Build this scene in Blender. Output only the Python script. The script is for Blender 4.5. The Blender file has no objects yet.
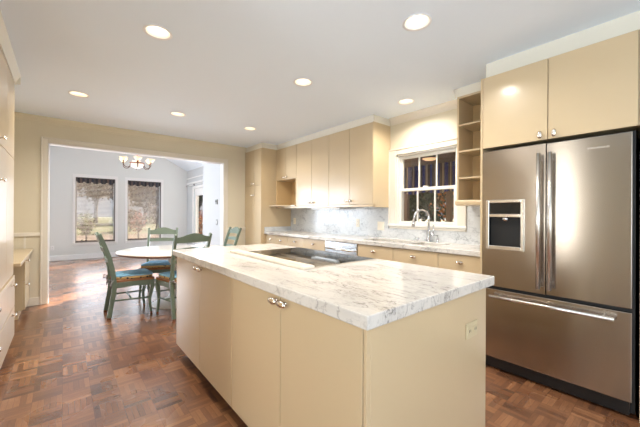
import bpy, bmesh, math, random
from mathutils import Vector, Matrix
random.seed(7)
PI = math.pi
SC = bpy.context.scene
COL = SC.collection

# ------------------------------------------------------------------ camera
yaw, pitch, roll = 0.698, 0.0015, 0.0054
cp, sp = math.cos(pitch), math.sin(pitch)
Fv = Vector((math.sin(yaw)*cp, math.cos(yaw)*cp, sp))
Rv = Vector((math.cos(yaw), -math.sin(yaw), 0))
Uv = Rv.cross(Fv)
c_, s_ = math.cos(roll), math.sin(roll)
Rv, Uv = Rv*c_ + Uv*s_, Uv*c_ - Rv*s_
camd = bpy.data.cameras.new('camera'); camd.sensor_width = 36; camd.lens = 305.56*36/640
camd.clip_start = .05; camd.clip_end = 400
cam = bpy.data.objects.new('camera', camd); COL.objects.link(cam)
cam.matrix_world = Matrix(((Rv.x, Uv.x, -Fv.x, 0), (Rv.y, Uv.y, -Fv.y, 0), (Rv.z, Uv.z, -Fv.z, 1.2425), (0, 0, 0, 1)))
SC.camera = cam
SC.view_settings.view_transform = 'Standard'; SC.view_settings.look = 'None'
SC.view_settings.gamma = 1; SC.view_settings.use_curve_mapping = False
SC.view_settings.exposure = 0.66

# ------------------------------------------------------------------ world
W = bpy.data.worlds.new('sky'); SC.world = W; W.use_nodes = True
nt = W.node_tree; nt.nodes.clear()
wo = nt.nodes.new('ShaderNodeOutputWorld'); bg = nt.nodes.new('ShaderNodeBackground')
tc = nt.nodes.new('ShaderNodeTexCoord'); mp = nt.nodes.new('ShaderNodeMapping'); mp.inputs['Scale'].default_value = (2, 2, 7)
nz = nt.nodes.new('ShaderNodeTexNoise'); nz.inputs['Scale'].default_value = 2.2; nz.inputs['Detail'].default_value = 6
rp = nt.nodes.new('ShaderNodeValToRGB')
rp.color_ramp.elements[0].position = .38; rp.color_ramp.elements[0].color = (.42, .45, .50, 1)
rp.color_ramp.elements[1].position = .62; rp.color_ramp.elements[1].color = (.78, .75, .76, 1)
nt.links.new(tc.outputs['Generated'], mp.inputs[0]); nt.links.new(mp.outputs[0], nz.inputs['Vector'])
nt.links.new(nz.outputs[0], rp.inputs[0]); nt.links.new(rp.outputs[0], bg.inputs['Color'])
bg.inputs['Strength'].default_value = .45
nt.links.new(bg.outputs[0], wo.inputs[0])

def lamp(name, kind, loc, energy, color, parent=None, direction=None, **kw):
    d = bpy.data.lights.new(name, kind); d.energy = energy; d.color = color
    for k, v in kw.items(): setattr(d, k, v)
    o = bpy.data.objects.new(name, d); COL.objects.link(o); o.location = loc
    if direction: o.rotation_euler = Vector(direction).to_track_quat('-Z', 'Y').to_euler()
    if parent: o.parent = parent
    return o
# low sun through the dining room's glass door
el = math.radians(26)
lamp('sun', 'SUN', (20, 20, 12), 17.0, (1, .80, .58), direction=(-.82*math.cos(el), -.58*math.cos(el), -math.sin(el)), angle=.012)
# daylight at the dining windows, plus lamps added at assumed kitchen windows
COOL = (.80, .89, 1.0)
lamp('added_daylight_near', 'AREA', (1.0, -2.1, 1.3), 33, (.80, .89, 1.0), direction=(0, 1, -.05), shape='RECTANGLE', size=3.2, size_y=1.7)  # added lamp for the assumed opening behind the viewer
lamp('added_daylight_left', 'AREA', (-1.25, -1.0, 1.5), 62, (.80, .89, 1.0), direction=(1, .2, .3), shape='RECTANGLE', size=1.4, size_y=1.4)  # added lamp in the unseen left wall, tilted up to lift the ceiling
lamp('added_daylight_strip', 'AREA', (-1.2, 1.28, 1.3), 14, (.95, .93, .88), direction=(1, 0, 0), shape='RECTANGLE', size=.20, size_y=1.9)  # added strip lamp, gives the refrigerator its vertical bright bands
lamp('daylight_dining_left', 'AREA', (-1.45, 8.5, 1.35), 88, COOL, direction=(1, -.75, 0), spread=2.5, shape='RECTANGLE', size=2.2, size_y=1.7)
lamp('daylight_dining_door', 'AREA', (3.4, 8.2, 1.1), 95, COOL, direction=(-1, -.8, 0), spread=2.5, shape='RECTANGLE', size=1.6, size_y=1.9)
lamp('daylight_dining_far', 'AREA', (1.27, 10.9, 1.35), 20, COOL, direction=(0, -1, -.05), shape='RECTANGLE', size=2.1, size_y=1.7)

# ------------------------------------------------------------------ materials
def newmat(name):
    m = bpy.data.materials.new(name); m.use_nodes = True
    return m, m.node_tree, m.node_tree.nodes['Principled BSDF']
def srgb(r, g, b):
    f = lambda c: (c/255/12.92) if c/255 <= .04045 else ((c/255+.055)/1.055)**2.4
    return (f(r), f(g), f(b), 1)
def mat(name, col, rough=.5, metal=0, noise=0, nscale=8, bump=0, bscale=60, coat=0, trans=0, emit=None, estr=1, spec=None):
    m, t, p = newmat(name)
    p.inputs['Base Color'].default_value = col
    p.inputs['Roughness'].default_value = rough; p.inputs['Metallic'].default_value = metal
    if coat: p.inputs['Coat Weight'].default_value = coat; p.inputs['Coat Roughness'].default_value = .14
    if trans: p.inputs['Transmission Weight'].default_value = trans
    if spec is not None: p.inputs['Specular IOR Level'].default_value = spec
    if emit: p.inputs['Emission Color'].default_value = emit; p.inputs['Emission Strength'].default_value = estr
    tcn = t.nodes.new('ShaderNodeTexCoord')
    if noise:
        n = t.nodes.new('ShaderNodeTexNoise'); n.inputs['Scale'].default_value = nscale; n.inputs['Detail'].default_value = 4
        t.links.new(tcn.outputs['Object'], n.inputs['Vector'])
        mx = t.nodes.new('ShaderNodeMix'); mx.data_type = 'RGBA'
        mx.inputs[6].default_value = tuple(c*(1-noise) for c in col[:3])+(1,)
        mx.inputs[7].default_value = tuple(min(1, c*(1+noise)) for c in col[:3])+(1,)
        t.links.new(n.outputs[0], mx.inputs[0]); t.links.new(mx.outputs[2], p.inputs['Base Color'])
    if bump:
        n = t.nodes.new('ShaderNodeTexNoise'); n.inputs['Scale'].default_value = bscale
        t.links.new(tcn.outputs['Object'], n.inputs['Vector'])
        b = t.nodes.new('ShaderNodeBump'); b.inputs['Strength'].default_value = bump; b.inputs['Distance'].default_value = .002
        t.links.new(n.outputs[0], b.inputs['Height']); t.links.new(b.outputs[0], p.inputs['Normal'])
    return m

def math_node(t, op, a, b=None, c=None):
    n = t.nodes.new('ShaderNodeMath'); n.operation = op
    for i, v in enumerate((a, b, c)):
        if v is None: continue
        if isinstance(v, (int, float)): n.inputs[i].default_value = v
        else: t.links.new(v, n.inputs[i])
    return n.outputs[0]

def parquet():
    m, t, p = newmat('parquet_floor')
    tcn = t.nodes.new('ShaderNodeTexCoord'); sep = t.nodes.new('ShaderNodeSeparateXYZ')
    t.links.new(tcn.outputs['Object'], sep.inputs[0])
    S = .152
    u = math_node(t, 'DIVIDE', sep.outputs[0], S); v = math_node(t, 'DIVIDE', sep.outputs[1], S)
    cu = math_node(t, 'FLOOR', u); cv = math_node(t, 'FLOOR', v)
    fu = math_node(t, 'SUBTRACT', u, cu); fv = math_node(t, 'SUBTRACT', v, cv)
    par = math_node(t, 'FLOORED_MODULO', math_node(t, 'ADD', cu, cv), 2.0)
    # across-strip and along-strip coordinates
    def mix(a, b):
        d = math_node(t, 'SUBTRACT', b, a); return math_node(t, 'MULTIPLY_ADD', d, par, a)
    ac = mix(fu, fv); al = mix(fv, fu)
    st = math_node(t, 'MULTIPLY', ac, 5.0); sid = math_node(t, 'FLOOR', st); sf = math_node(t, 'SUBTRACT', st, sid)
    cmb = t.nodes.new('ShaderNodeCombineXYZ')
    t.links.new(cu, cmb.inputs[0]); t.links.new(cv, cmb.inputs[1]); t.links.new(sid, cmb.inputs[2])
    wn = t.nodes.new('ShaderNodeTexWhiteNoise'); wn.noise_dimensions = '3D'; t.links.new(cmb.outputs[0], wn.inputs['Vector'])
    cmb2 = t.nodes.new('ShaderNodeCombineXYZ'); t.links.new(cu, cmb2.inputs[0]); t.links.new(cv, cmb2.inputs[1])
    wn2 = t.nodes.new('ShaderNodeTexWhiteNoise'); wn2.noise_dimensions = '3D'; t.links.new(cmb2.outputs[0], wn2.inputs['Vector'])
    # grain stretched along the strip
    g = t.nodes.new('ShaderNodeCombineXYZ')
    t.links.new(math_node(t, 'MULTIPLY', ac, 14.0), g.inputs[0]); t.links.new(math_node(t, 'MULTIPLY', al, 1.6), g.inputs[1])
    t.links.new(math_node(t, 'MULTIPLY', wn.outputs[0], 40.0), g.inputs[2])
    gn = t.nodes.new('ShaderNodeTexNoise'); gn.inputs['Scale'].default_value = 2.0; gn.inputs['Detail'].default_value = 5; gn.inputs['Roughness'].default_value = .65
    t.links.new(g.outputs[0], gn.inputs['Vector'])
    f = math_node(t, 'ADD', math_node(t, 'MULTIPLY', wn.outputs[0], .34), math_node(t, 'MULTIPLY', wn2.outputs[0], .28))
    f = math_node(t, 'ADD', f, math_node(t, 'MULTIPLY', gn.outputs[0], .45))
    r = t.nodes.new('ShaderNodeValToRGB'); e = r.color_ramp.elements
    e[0].position = .18; e[0].color = srgb(78, 48, 32); e[1].position = .95; e[1].color = srgb(170, 122, 84)
    x = e.new(.55); x.color = srgb(124, 82, 54)
    t.links.new(f, r.inputs[0])
    # joints
    j1 = math_node(t, 'LESS_THAN', math_node(t, 'ABSOLUTE', math_node(t, 'SUBTRACT', sf, .5)), .47)
    j2 = math_node(t, 'LESS_THAN', math_node(t, 'ABSOLUTE', math_node(t, 'SUBTRACT', al, .5)), .49)
    j = math_node(t, 'MULTIPLY', j1, j2)
    mx = t.nodes.new('ShaderNodeMix'); mx.data_type = 'RGBA'; mx.inputs[6].default_value = srgb(70, 36, 18)
    t.links.new(math_node(t, 'MULTIPLY_ADD', j, .6, .4), mx.inputs[0]); t.links.new(r.outputs[0], mx.inputs[7])
    t.links.new(mx.outputs[2], p.inputs['Base Color'])
    rn = t.nodes.new('ShaderNodeTexNoise'); rn.inputs['Scale'].default_value = 1.7; rn.inputs['Detail'].default_value = 3
    t.links.new(tcn.outputs['Object'], rn.inputs['Vector'])
    t.links.new(math_node(t, 'MULTIPLY_ADD', rn.outputs[0], .16, .2), p.inputs['Roughness'])
    p.inputs['Coat Weight'].default_value = .7; p.inputs['Coat Roughness'].default_value = .26
    p.inputs['Specular IOR Level'].default_value = .6
    b = t.nodes.new('ShaderNodeBump'); b.inputs['Strength'].default_value = .12; b.inputs['Distance'].default_value = .001
    hb = math_node(t, 'ADD', math_node(t, 'MULTIPLY', j, .5), math_node(t, 'MULTIPLY', wn.outputs[0], .5))
    t.links.new(hb, b.inputs['Height']); t.links.new(b.outputs[0], p.inputs['Normal'])
    return m

def marble(name, base, vein, scale=1.0, strength=.75, rot=(0, 0, .7), rough=.16):
    m, t, p = newmat(name)
    tcn = t.nodes.new('ShaderNodeTexCoord'); mp = t.nodes.new('ShaderNodeMapping')
    mp.inputs['Rotation'].default_value = rot; mp.inputs['Scale'].default_value = (scale, scale*.34, scale*.5)
    t.links.new(tcn.outputs['Object'], mp.inputs[0])
    dn = t.nodes.new('ShaderNodeTexNoise'); dn.inputs['Scale'].default_value = 3.0; dn.inputs['Detail'].default_value = 6; dn.inputs['Roughness'].default_value = .6
    t.links.new(mp.outputs[0], dn.inputs['Vector'])
    va = t.nodes.new('ShaderNodeVectorMath'); va.operation = 'MULTIPLY_ADD'
    t.links.new(dn.outputs['Color'], va.inputs[0]); va.inputs[1].default_value = (.45, .45, .45); t.links.new(mp.outputs[0], va.inputs[2])
    tot = None
    for sc, wth, amt in ((4.2, .032, 1.0), (10.0, .04, .5)):
        n = t.nodes.new('ShaderNodeTexNoise'); n.inputs['Scale'].default_value = sc; n.inputs['Detail'].default_value = 3; n.inputs['Roughness'].default_value = .5
        t.links.new(va.outputs[0], n.inputs['Vector'])
        d = math_node(t, 'ABSOLUTE', math_node(t, 'SUBTRACT', n.outputs[0], .5))
        q = math_node(t, 'SUBTRACT', 1.0, math_node(t, 'MINIMUM', math_node(t, 'DIVIDE', d, wth), 1.0))
        q = math_node(t, 'MULTIPLY', math_node(t, 'POWER', q, 2.0), amt)
        tot = q if tot is None else math_node(t, 'MAXIMUM', tot, q)
    cl = t.nodes.new('ShaderNodeTexNoise'); cl.inputs['Scale'].default_value = 2.6; cl.inputs['Detail'].default_value = 4
    t.links.new(va.outputs[0], cl.inputs['Vector'])
    gate = math_node(t, 'MINIMUM', math_node(t, 'MAXIMUM', math_node(t, 'MULTIPLY_ADD', cl.outputs[0], 5.0, -1.9), 0.35), 1.0)
    fac = math_node(t, 'MULTIPLY', math_node(t, 'MULTIPLY', tot, gate), strength)
    fac = math_node(t, 'ADD', fac, math_node(t, 'MAXIMUM', math_node(t, 'MULTIPLY_ADD', cl.outputs[0], .9, -.42), 0.0))
    mx = t.nodes.new('ShaderNodeMix'); mx.data_type = 'RGBA'; mx.clamp_factor = True
    mx.inputs[6].default_value = base; mx.inputs[7].default_value = vein
    t.links.new(fac, mx.inputs[0]); t.links.new(mx.outputs[2], p.inputs['Base Color'])
    p.inputs['Roughness'].default_value = rough
    return m

def steel(name, col=(.45, .405, .355, 1), rough=.24, vertical=False, aniso=.75):
    m, t, p = newmat(name)
    p.inputs['Base Color'].default_value = col; p.inputs['Metallic'].default_value = 1
    p.inputs['Anisotropic'].default_value = aniso; p.inputs['Anisotropic Rotation'].default_value = .25
    tg = t.nodes.new('ShaderNodeTangent'); tg.direction_type = 'RADIAL'; tg.axis = 'Z'
    t.links.new(tg.outputs[0], p.inputs['Tangent'])
    tcn = t.nodes.new('ShaderNodeTexCoord'); mp = t.nodes.new('ShaderNodeMapping')
    mp.inputs['Scale'].default_value = (2, 2, 30) if not vertical else (30, 30, 2)
    n = t.nodes.new('ShaderNodeTexNoise'); n.inputs['Scale'].default_value = 1.0; n.inputs['Detail'].default_value = 2
    t.links.new(tcn.outputs['Object'], mp.inputs[0]); t.links.new(mp.outputs[0], n.inputs['Vector'])
    t.links.new(math_node(t, 'MULTIPLY_ADD', n.outputs[0], .04, rough-.02), p.inputs['Roughness'])
    # slight oil-canning of the sheet
    n2 = t.nodes.new('ShaderNodeTexNoise'); n2.inputs['Scale'].default_value = 1.0; n2.inputs['Detail'].default_value = 1
    mp2 = t.nodes.new('ShaderNodeMapping'); mp2.inputs['Scale'].default_value = (3, 5, 1.0)
    t.links.new(tcn.outputs['Object'], mp2.inputs[0]); t.links.new(mp2.outputs[0], n2.inputs['Vector'])
    b = t.nodes.new('ShaderNodeBump'); b.inputs['Strength'].default_value = .0; b.inputs['Distance'].default_value = .02
    t.links.new(n2.outputs[0], b.inputs['Height']); t.links.new(b.outputs[0], p.inputs['Normal'])
    return m

def stripes(name, cols, axis, period, rough=.8):
    m, t, p = newmat(name)
    tcn = t.nodes.new('ShaderNodeTexCoord'); sep = t.nodes.new('ShaderNodeSeparateXYZ'); t.links.new(tcn.outputs['Object'], sep.inputs[0])
    f = math_node(t, 'FRACT', math_node(t, 'DIVIDE', sep.outputs[axis], period))
    r = t.nodes.new('ShaderNodeValToRGB'); r.color_ramp.interpolation = 'CONSTANT'; e = r.color_ramp.elements
    e[0].position = 0; e[0].color = cols[0]; e[1].position = 1/len(cols); e[1].color = cols[1]
    for i in range(2, len(cols)): x = e.new(i/len(cols)); x.color = cols[i]
    t.links.new(f, r.inputs[0]); t.links.new(r.outputs[0], p.inputs['Base Color']); p.inputs['Roughness'].default_value = rough
    return m

def leafmat(name, c1, c2, trans=.25):
    m, t, p = newmat(name)
    tcn = t.nodes.new('ShaderNodeTexCoord'); n = t.nodes.new('ShaderNodeTexNoise'); n.inputs['Scale'].default_value = 3; n.inputs['Detail'].default_value = 3
    t.links.new(tcn.outputs['Object'], n.inputs['Vector'])
    r = t.nodes.new('ShaderNodeValToRGB'); r.color_ramp.elements[0].position = .4; r.color_ramp.elements[0].color = c1
    r.color_ramp.elements[1].position = .6; r.color_ramp.elements[1].color = c2
    t.links.new(n.outputs[0], r.inputs[0]); t.links.new(r.outputs[0], p.inputs['Base Color']); p.inputs['Roughness'].default_value = .8
    return m

M = {}
M['floor'] = parquet()
M['cab'] = mat('cream_laminate', srgb(199, 178, 143), .32, noise=.02, nscale=3, coat=.5)
M['cabin'] = mat('cream_cabinet_interior', srgb(206, 178, 132), .5)
M['wall'] = mat('cream_wall_paint', srgb(214, 205, 182), .6, bump=.1, bscale=200)
M['trim'] = mat('cream_trim_paint', srgb(220, 213, 199), .4)
M['crown'] = mat('pale_crown_paint', srgb(226, 222, 208), .5)
M['ceil'] = mat('white_ceiling_paint', srgb(230, 240, 250), .8, bump=.15, bscale=120)
M['dwall'] = mat('pale_grey_wall_paint', srgb(222, 224, 222), .7)
M['dtrim'] = mat('dining_trim_paint', srgb(234, 234, 233), .5)
M['stub'] = mat('dining_white_wall_paint', srgb(200, 203, 206), .6)
M['white'] = mat('white_paint', srgb(238, 238, 238), .45)
M['winwhite'] = mat('window_white_paint', srgb(226, 224, 218), .4)
M['marble'] = marble('white_marble', srgb(211, 207, 200), srgb(112, 107, 104), 3.0, .72, (0, 0, .75))
M['splash'] = marble('blue_grey_marble', srgb(206, 209, 210), srgb(120, 126, 134), 4.2, .75, (.75, 0, 0), .2)
M['steel'] = steel('brushed_steel')
M['steelbar'] = mat('satin_steel_bar', (.72, .69, .64, 1), .26, 1)
M['dwsteel'] = mat('dishwasher_steel', (.72, .76, .80, 1), .25, 1)
M['chrome'] = mat('chrome', (.62, .64, .67, 1), .1, 1)
M['nickel'] = mat('polished_nickel', (.82, .76, .69, 1), .16, 1)
M['black'] = mat('black_plastic', (.006, .006, .006, 1), .35)
M['gasket'] = mat('black_gasket', (.003, .003, .003, 1), .6)
M['glassblack'] = mat('black_ceramic_glass', (.008, .010, .011, 1), .03)
M['ring'] = mat('grey_burner_print', (.10, .10, .11, 1), .2)
M['vent'] = mat('pale_stone_vent_lid', srgb(232, 222, 204), .25, noise=.04, nscale=12)
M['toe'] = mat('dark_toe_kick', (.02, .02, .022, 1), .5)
M['green'] = mat('sage_green_paint', srgb(104, 120, 104), .38, noise=.12, nscale=20)
M['rush'] = mat('orange_wood_seat', srgb(150, 98, 56), .45, noise=.2, nscale=30)
M['foot'] = mat('brown_wood_foot', srgb(120, 70, 40), .45)
M['tabletop'] = mat('white_table_laminate', srgb(216, 213, 208), .18)
M['tableedge'] = mat('brown_table_edge', srgb(120, 84, 62), .4)
M['blue'] = mat('blue_floral_cushion', srgb(136, 190, 222), .8, noise=.3, nscale=26)
M['tie'] = mat('blue_grey_cloth_tie', srgb(140, 140, 142), .8, noise=.3, nscale=60)
M['ivory'] = mat('ivory_plastic', srgb(236, 228, 208), .35)
M['beige'] = mat('beige_plastic', srgb(196, 182, 148), .4)
M['slot'] = mat('dark_slot', (.03, .03, .03, 1), .5)
M['grey'] = mat('grey_plastic', srgb(150, 155, 158), .4)
M['bronze'] = mat('bronze_metal', srgb(92, 64, 48), .35, .8)
M['copper'] = mat('copper_rod', srgb(150, 92, 68), .3, .8)
M['alab'] = mat('alabaster_glass', srgb(250, 225, 190), .4, noise=.08, nscale=14, emit=(1, .62, .34, 1), estr=.45)
M['bowl'] = mat('white_alabaster_bowl', srgb(240, 232, 222), .4, noise=.08, nscale=12, emit=(1, .86, .74, 1), estr=.22)
M['lens'] = mat('lit_lens', (1, 1, 1, 1), .5, emit=(1, .93, .82, 1), estr=3.0)
M['can'] = mat('white_can_reflector', srgb(232, 220, 200), .5, emit=None)
M['diff'] = mat('fluorescent_diffuser', (1, 1, 1, 1), .5, emit=(.80, .92, 1, 1), estr=.3)
M['darkbronze'] = mat('dark_bronze_frame', srgb(70, 56, 50), .4)
M['valance'] = stripes('scalloped_print', [srgb(44, 44, 50), srgb(92, 78, 74), srgb(50, 52, 62), srgb(74, 70, 72)], 0, .2)
M['blind'] = mat('taupe_blind_slat', srgb(176, 168, 160), .6)
M['curtain'] = stripes('navy_striped_canvas', [srgb(34, 52, 140), srgb(34, 52, 140), srgb(84, 78, 92), srgb(158, 146, 140), srgb(84, 78, 92)], 1, .17)
M['taupe'] = mat('taupe_porch_paint', srgb(118, 100, 94), .7)
M['bark'] = mat('grey_brown_bark', srgb(74, 62, 58), .9, noise=.25, nscale=10)
M['leaf_dark'] = leafmat('dark_evergreen_leaf', srgb(38, 52, 40), srgb(70, 78, 58))
M['leaf_brown'] = leafmat('brown_twig_leaf', srgb(84, 70, 68), srgb(128, 110, 104))
M['leaf_orange'] = leafmat('orange_leaf', srgb(120, 70, 40), srgb(190, 120, 60))
M['leaf_green'] = leafmat('olive_green_leaf', srgb(84, 96, 56), srgb(136, 142, 84))
M['leaf_pink'] = leafmat('pink_red_leaf', srgb(140, 84, 80), srgb(176, 120, 112))
M['lawn'] = mat('yellow_green_lawn', srgb(78, 90, 58), .9, noise=.3, nscale=.25)
M['bed'] = mat('brown_garden_bed', srgb(86, 74, 68), .95, noise=.3, nscale=2)
M['paving'] = mat('grey_paving', srgb(130, 122, 112), .9, noise=.1)

def glassmat():
    m, t, p = newmat('window_glass'); t.nodes.remove(p)
    out = t.nodes['Material Output']
    tr = t.nodes.new('ShaderNodeBsdfTransparent'); gl = t.nodes.new('ShaderNodeBsdfGlossy'); gl.inputs['Roughness'].default_value = .02
    mx = t.nodes.new('ShaderNodeMixShader'); mx.inputs[0].default_value = .05; t.links.new(tr.outputs[0], mx.inputs[1]); t.links.new(gl.outputs[0], mx.inputs[2])
    t.links.new(mx.outputs[0], out.inputs[0]); return m
M['glass'] = glassmat()
def cushion_border():
    m, t, p = newmat('patterned_cushion_border')
    tcn = t.nodes.new('ShaderNodeTexCoord'); v = t.nodes.new('ShaderNodeTexVoronoi'); v.inputs['Scale'].default_value = 26
    t.links.new(tcn.outputs['Object'], v.inputs['Vector'])
    r = t.nodes.new('ShaderNodeValToRGB'); r.color_ramp.interpolation = 'CONSTANT'; e = r.color_ramp.elements
    e[0].position = 0; e[0].color = srgb(50, 56, 70); e[1].position = .32; e[1].color = srgb(206, 176, 120)
    t.links.new(v.outputs['Distance'], r.inputs[0]); t.links.new(r.outputs[0], p.inputs['Base Color']); p.inputs['Roughness'].default_value = .8
    return m
M['border'] = cushion_border()

# ------------------------------------------------------------------ mesh helpers
ORG = {}
class P:
    def __init__(s): s.b = bmesh.new()
    def _merge(s, tmp):
        me = bpy.data.meshes.new('tmp'); tmp.to_mesh(me); tmp.free(); s.b.from_mesh(me); bpy.data.meshes.remove(me)
    def box(s, x0, x1, y0, y1, z0, z1, bev=0, seg=1):
        t = bmesh.new()
        r = bmesh.ops.create_cube(t, size=1)
        for v in t.verts:
            v.co = Vector(((x0+x1)/2+v.co.x*(x1-x0), (y0+y1)/2+v.co.y*(y1-y0), (z0+z1)/2+v.co.z*(z1-z0)))
        if bev: bmesh.ops.bevel(t, geom=t.edges[:], offset=bev, segments=seg, affect='EDGES', profile=.5)
        s._merge(t); return s
    def prism(s, poly, axis, a, b, bev=0):
        t = bmesh.new()
        def co(p, w):
            return Vector((w, p[0], p[1])) if axis == 'x' else Vector((p[0], w, p[1])) if axis == 'y' else Vector((p[0], p[1], w))
        lo = [t.verts.new(co(p, a)) for p in poly]; hi = [t.verts.new(co(p, b)) for p in poly]
        t.faces.new(lo); t.faces.new(hi[::-1]); n = len(poly)
        for i in range(n): t.faces.new((lo[(i+1) % n], lo[i], hi[i], hi[(i+1) % n]))
        bmesh.ops.recalc_face_normals(t, faces=t.faces[:])
        if bev: bmesh.ops.bevel(t, geom=t.edges[:], offset=bev, segments=1, affect='EDGES')
        s._merge(t); return s
    def lathe(s, prof, c, axis=(0, 0, 1), seg=24, scale=(1, 1), caps=True):
        ax = Vector(axis).normalized(); q = Vector((0, 0, 1)).rotation_difference(ax); t = bmesh.new(); rings = []
        for r, h in prof:
            if r < 1e-5: rings.append([t.verts.new(Vector(c)+q@Vector((0, 0, h)))])
            else: rings.append([t.verts.new(Vector(c)+q@Vector((r*scale[0]*math.cos(2*PI*i/seg), r*scale[1]*math.sin(2*PI*i/seg), h))) for i in range(seg)])
        for A, B in zip(rings, rings[1:]):
            for i in range(seg):
                j = (i+1) % seg
                if len(A) == 1 and len(B) == 1: continue
                if len(A) == 1: f = t.faces.new((A[0], B[i], B[j]))
                elif len(B) == 1: f = t.faces.new((A[j], A[i], B[0]))
                else: f = t.faces.new((A[i], B[i], B[j], A[j]))
                f.smooth = True
        if caps:
            for k in (0, -1):
                if len(rings[k]) > 1: t.faces.new(rings[k])
        bmesh.ops.recalc_face_normals(t, faces=t.faces[:])
        s._merge(t); return s
    def tube(s, pts, r, seg=10, sq=None, smooth=True):
        """swept tube; r one radius or a list; sq=(w,d) a rectangular section with w along the side vector"""
        pts = [Vector(p) for p in pts]; n = len(pts); t = bmesh.new(); rings = []
        rr = r if isinstance(r, (list, tuple)) else [r]*n
        side = None
        for i, p in enumerate(pts):
            d = (pts[min(i+1, n-1)]-pts[max(i-1, 0)]).normalized()
            if side is None:
                ref = Vector((0, 1, 0)) if abs(d.y) < .9 else Vector((1, 0, 0))
                side = (ref-d*ref.dot(d)).normalized()
            else: side = (side-d*side.dot(d)).normalized()
            up = d.cross(side)
            if sq:
                k = rr[i]
                rings.append([t.verts.new(p+side*a*sq[0]/2*k+up*b*sq[1]/2*k) for a, b in ((-1, -1), (1, -1), (1, 1), (-1, 1))])
            else: rings.append([t.verts.new(p+(side*math.cos(2*PI*j/seg)+up*math.sin(2*PI*j/seg))*rr[i]) for j in range(seg)])
        m = len(rings[0])
        for A, B in zip(rings, rings[1:]):
            for j in range(m):
                f = t.faces.new((A[j], A[(j+1) % m], B[(j+1) % m], B[j])); f.smooth = smooth and not sq
        t.faces.new(rings[0]); t.faces.new(rings[-1])
        bmesh.ops.recalc_face_normals(t, faces=t.faces[:])
        if sq: bmesh.ops.bevel(t, geom=t.edges[:], offset=min(sq)*.12, segments=1, affect='EDGES')
        s._merge(t); return s
    def obj(s, name, m, parent=None, loc=None):
        me = bpy.data.meshes.new(name)
        if parent is not None: off = ORG[parent]
        elif loc is not None: off = Vector(loc)
        else:
            vs = s.b.verts; xs = [v.co.x for v in vs]; ys = [v.co.y for v in vs]; zs = [v.co.z for v in vs]
            off = Vector(((min(xs)+max(xs))/2, (min(ys)+max(ys))/2, min(zs)))
        for v in s.b.verts: v.co -= off
        s.b.to_mesh(me); s.b.free(); me.materials.append(M[m])
        o = bpy.data.objects.new(name, me); COL.objects.link(o)
        if parent is not None: o.parent = parent
        else: o.location = off
        ORG[o] = off
        return o
def tag(o, label, cat, group=None, kind=None):
    if label: o['label'] = label
    if cat: o['category'] = cat
    if group: o['group'] = group
    if kind: o['kind'] = kind
    return o
def thing(name, loc, label, cat, group=None):
    o = bpy.data.objects.new(name, None); o.empty_display_size = .1; COL.objects.link(o); o.location = loc; ORG[o] = Vector(loc)
    return tag(o, label, cat, group)
def struct(name, p, m, parent=None, loc=(0, 0, 0)):
    o = p.obj(name, m, parent, None if parent else loc)
    if parent is None: o['kind'] = 'structure'
    return o
def kids(o): return [c for c in bpy.data.objects if c.parent == o]
def dup(root, loc, rz, label=None, group=None):
    def cp(o, par):
        c = o.copy(); COL.objects.link(c)
        if par: c.parent = par
        for k in kids(o): cp(k, c)
        return c
    r = cp(root, None); r.location = loc; r.rotation_euler = (0, 0, rz)
    if label: r['label'] = label
    if group: r['group'] = group
    return r

# ------------------------------------------------------------------ room constants
XL, XR = -.96, 3.404
YN, YF = -1.8, 5.57
ZC = 2.53
YD = 10.39; DXR = 3.07; DXL = -1.2; RX = .935
def gz(x): return 2.6 + .53*((DXR-x) if x > RX else (x-DXL))
zr = gz(RX)

# ---- floors
struct('floor', P().box(XL-.15, XR+.15, YN-.15, YD+.15, -.12, 0), 'floor')
# ---- kitchen ceiling with holes for the recessed lights
LIGHTS = [(.507, 2.408), (1.804, 1.152), (.121, 4.226), (1.784, 2.395), (1.13, 4.226), (2.984, 2.042), (2.154, 4.226)]
ce = struct('ceiling', P().box(XL-.15, XR+.15, YN-.15, YF+.06, ZC, ZC+.14), 'ceil')
cut = P()
for x, y in LIGHTS: cut.lathe([(.083, ZC-.05), (.083, ZC+.2)], (x, y, 0), seg=40)
cu = cut.obj('cutter', 'ceil', loc=(0, 0, 0))
bm_ = ce.modifiers.new('b', 'BOOLEAN'); bm_.object = cu; bm_.operation = 'DIFFERENCE'; bm_.solver = 'EXACT'
bpy.context.view_layer.update()
dg = bpy.context.evaluated_depsgraph_get()
nm = bpy.data.meshes.new_from_object(ce.evaluated_get(dg)); ce.modifiers.clear(); ce.data = nm
bpy.data.objects.remove(cu)
# roof above (keeps the cans dark behind)
struct('trim_1', P().box(XL-.15, XR+.15, YN-.15, YF+.06, ZC+.17, ZC+.25), 'ceil')

# ---- walls of the kitchen
OX0, OX1, OZ = -.165, 2.305, 2.19
w = P().box(XL-.15, OX0, YF, YF+.13, 0, 2.75).box(OX1, XR+.15, YF, YF+.13, 0, 2.75).box(OX0, OX1, YF, YF+.13, OZ, 2.75)
struct('wall_far', w, 'wall')
WY0, WY1, WZ0, WZ1 = 1.64, 2.47, 1.12, 2.03
w = P().box(XR, XR+.15, YN, WY0, 0, ZC).box(XR, XR+.15, WY1, YF, 0, ZC).box(XR, XR+.15, WY0, WY1, 0, WZ0).box(XR, XR+.15, WY0, WY1, WZ1, ZC)
struct('wall_right', w, 'wall')
LY0, LY1, LZ0, LZ1 = -1.7, -.3, .8, 2.2
NY0, NY1, NW0, NW1 = 1.18, 1.38, .3, 2.3
w = P().box(XL-.15, XL, YN, LY0, 0, ZC).box(XL-.15, XL, LY1, NY0, 0, ZC).box(XL-.15, XL, NY1, YF, 0, ZC).box(XL-.15, XL, NY0, NY1, 0, NW0).box(XL-.15, XL, NY0, NY1, NW1, ZC).box(XL-.15, XL, LY0, LY1, 0, LZ0).box(XL-.15, XL, LY0, LY1, LZ1, ZC)
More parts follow.
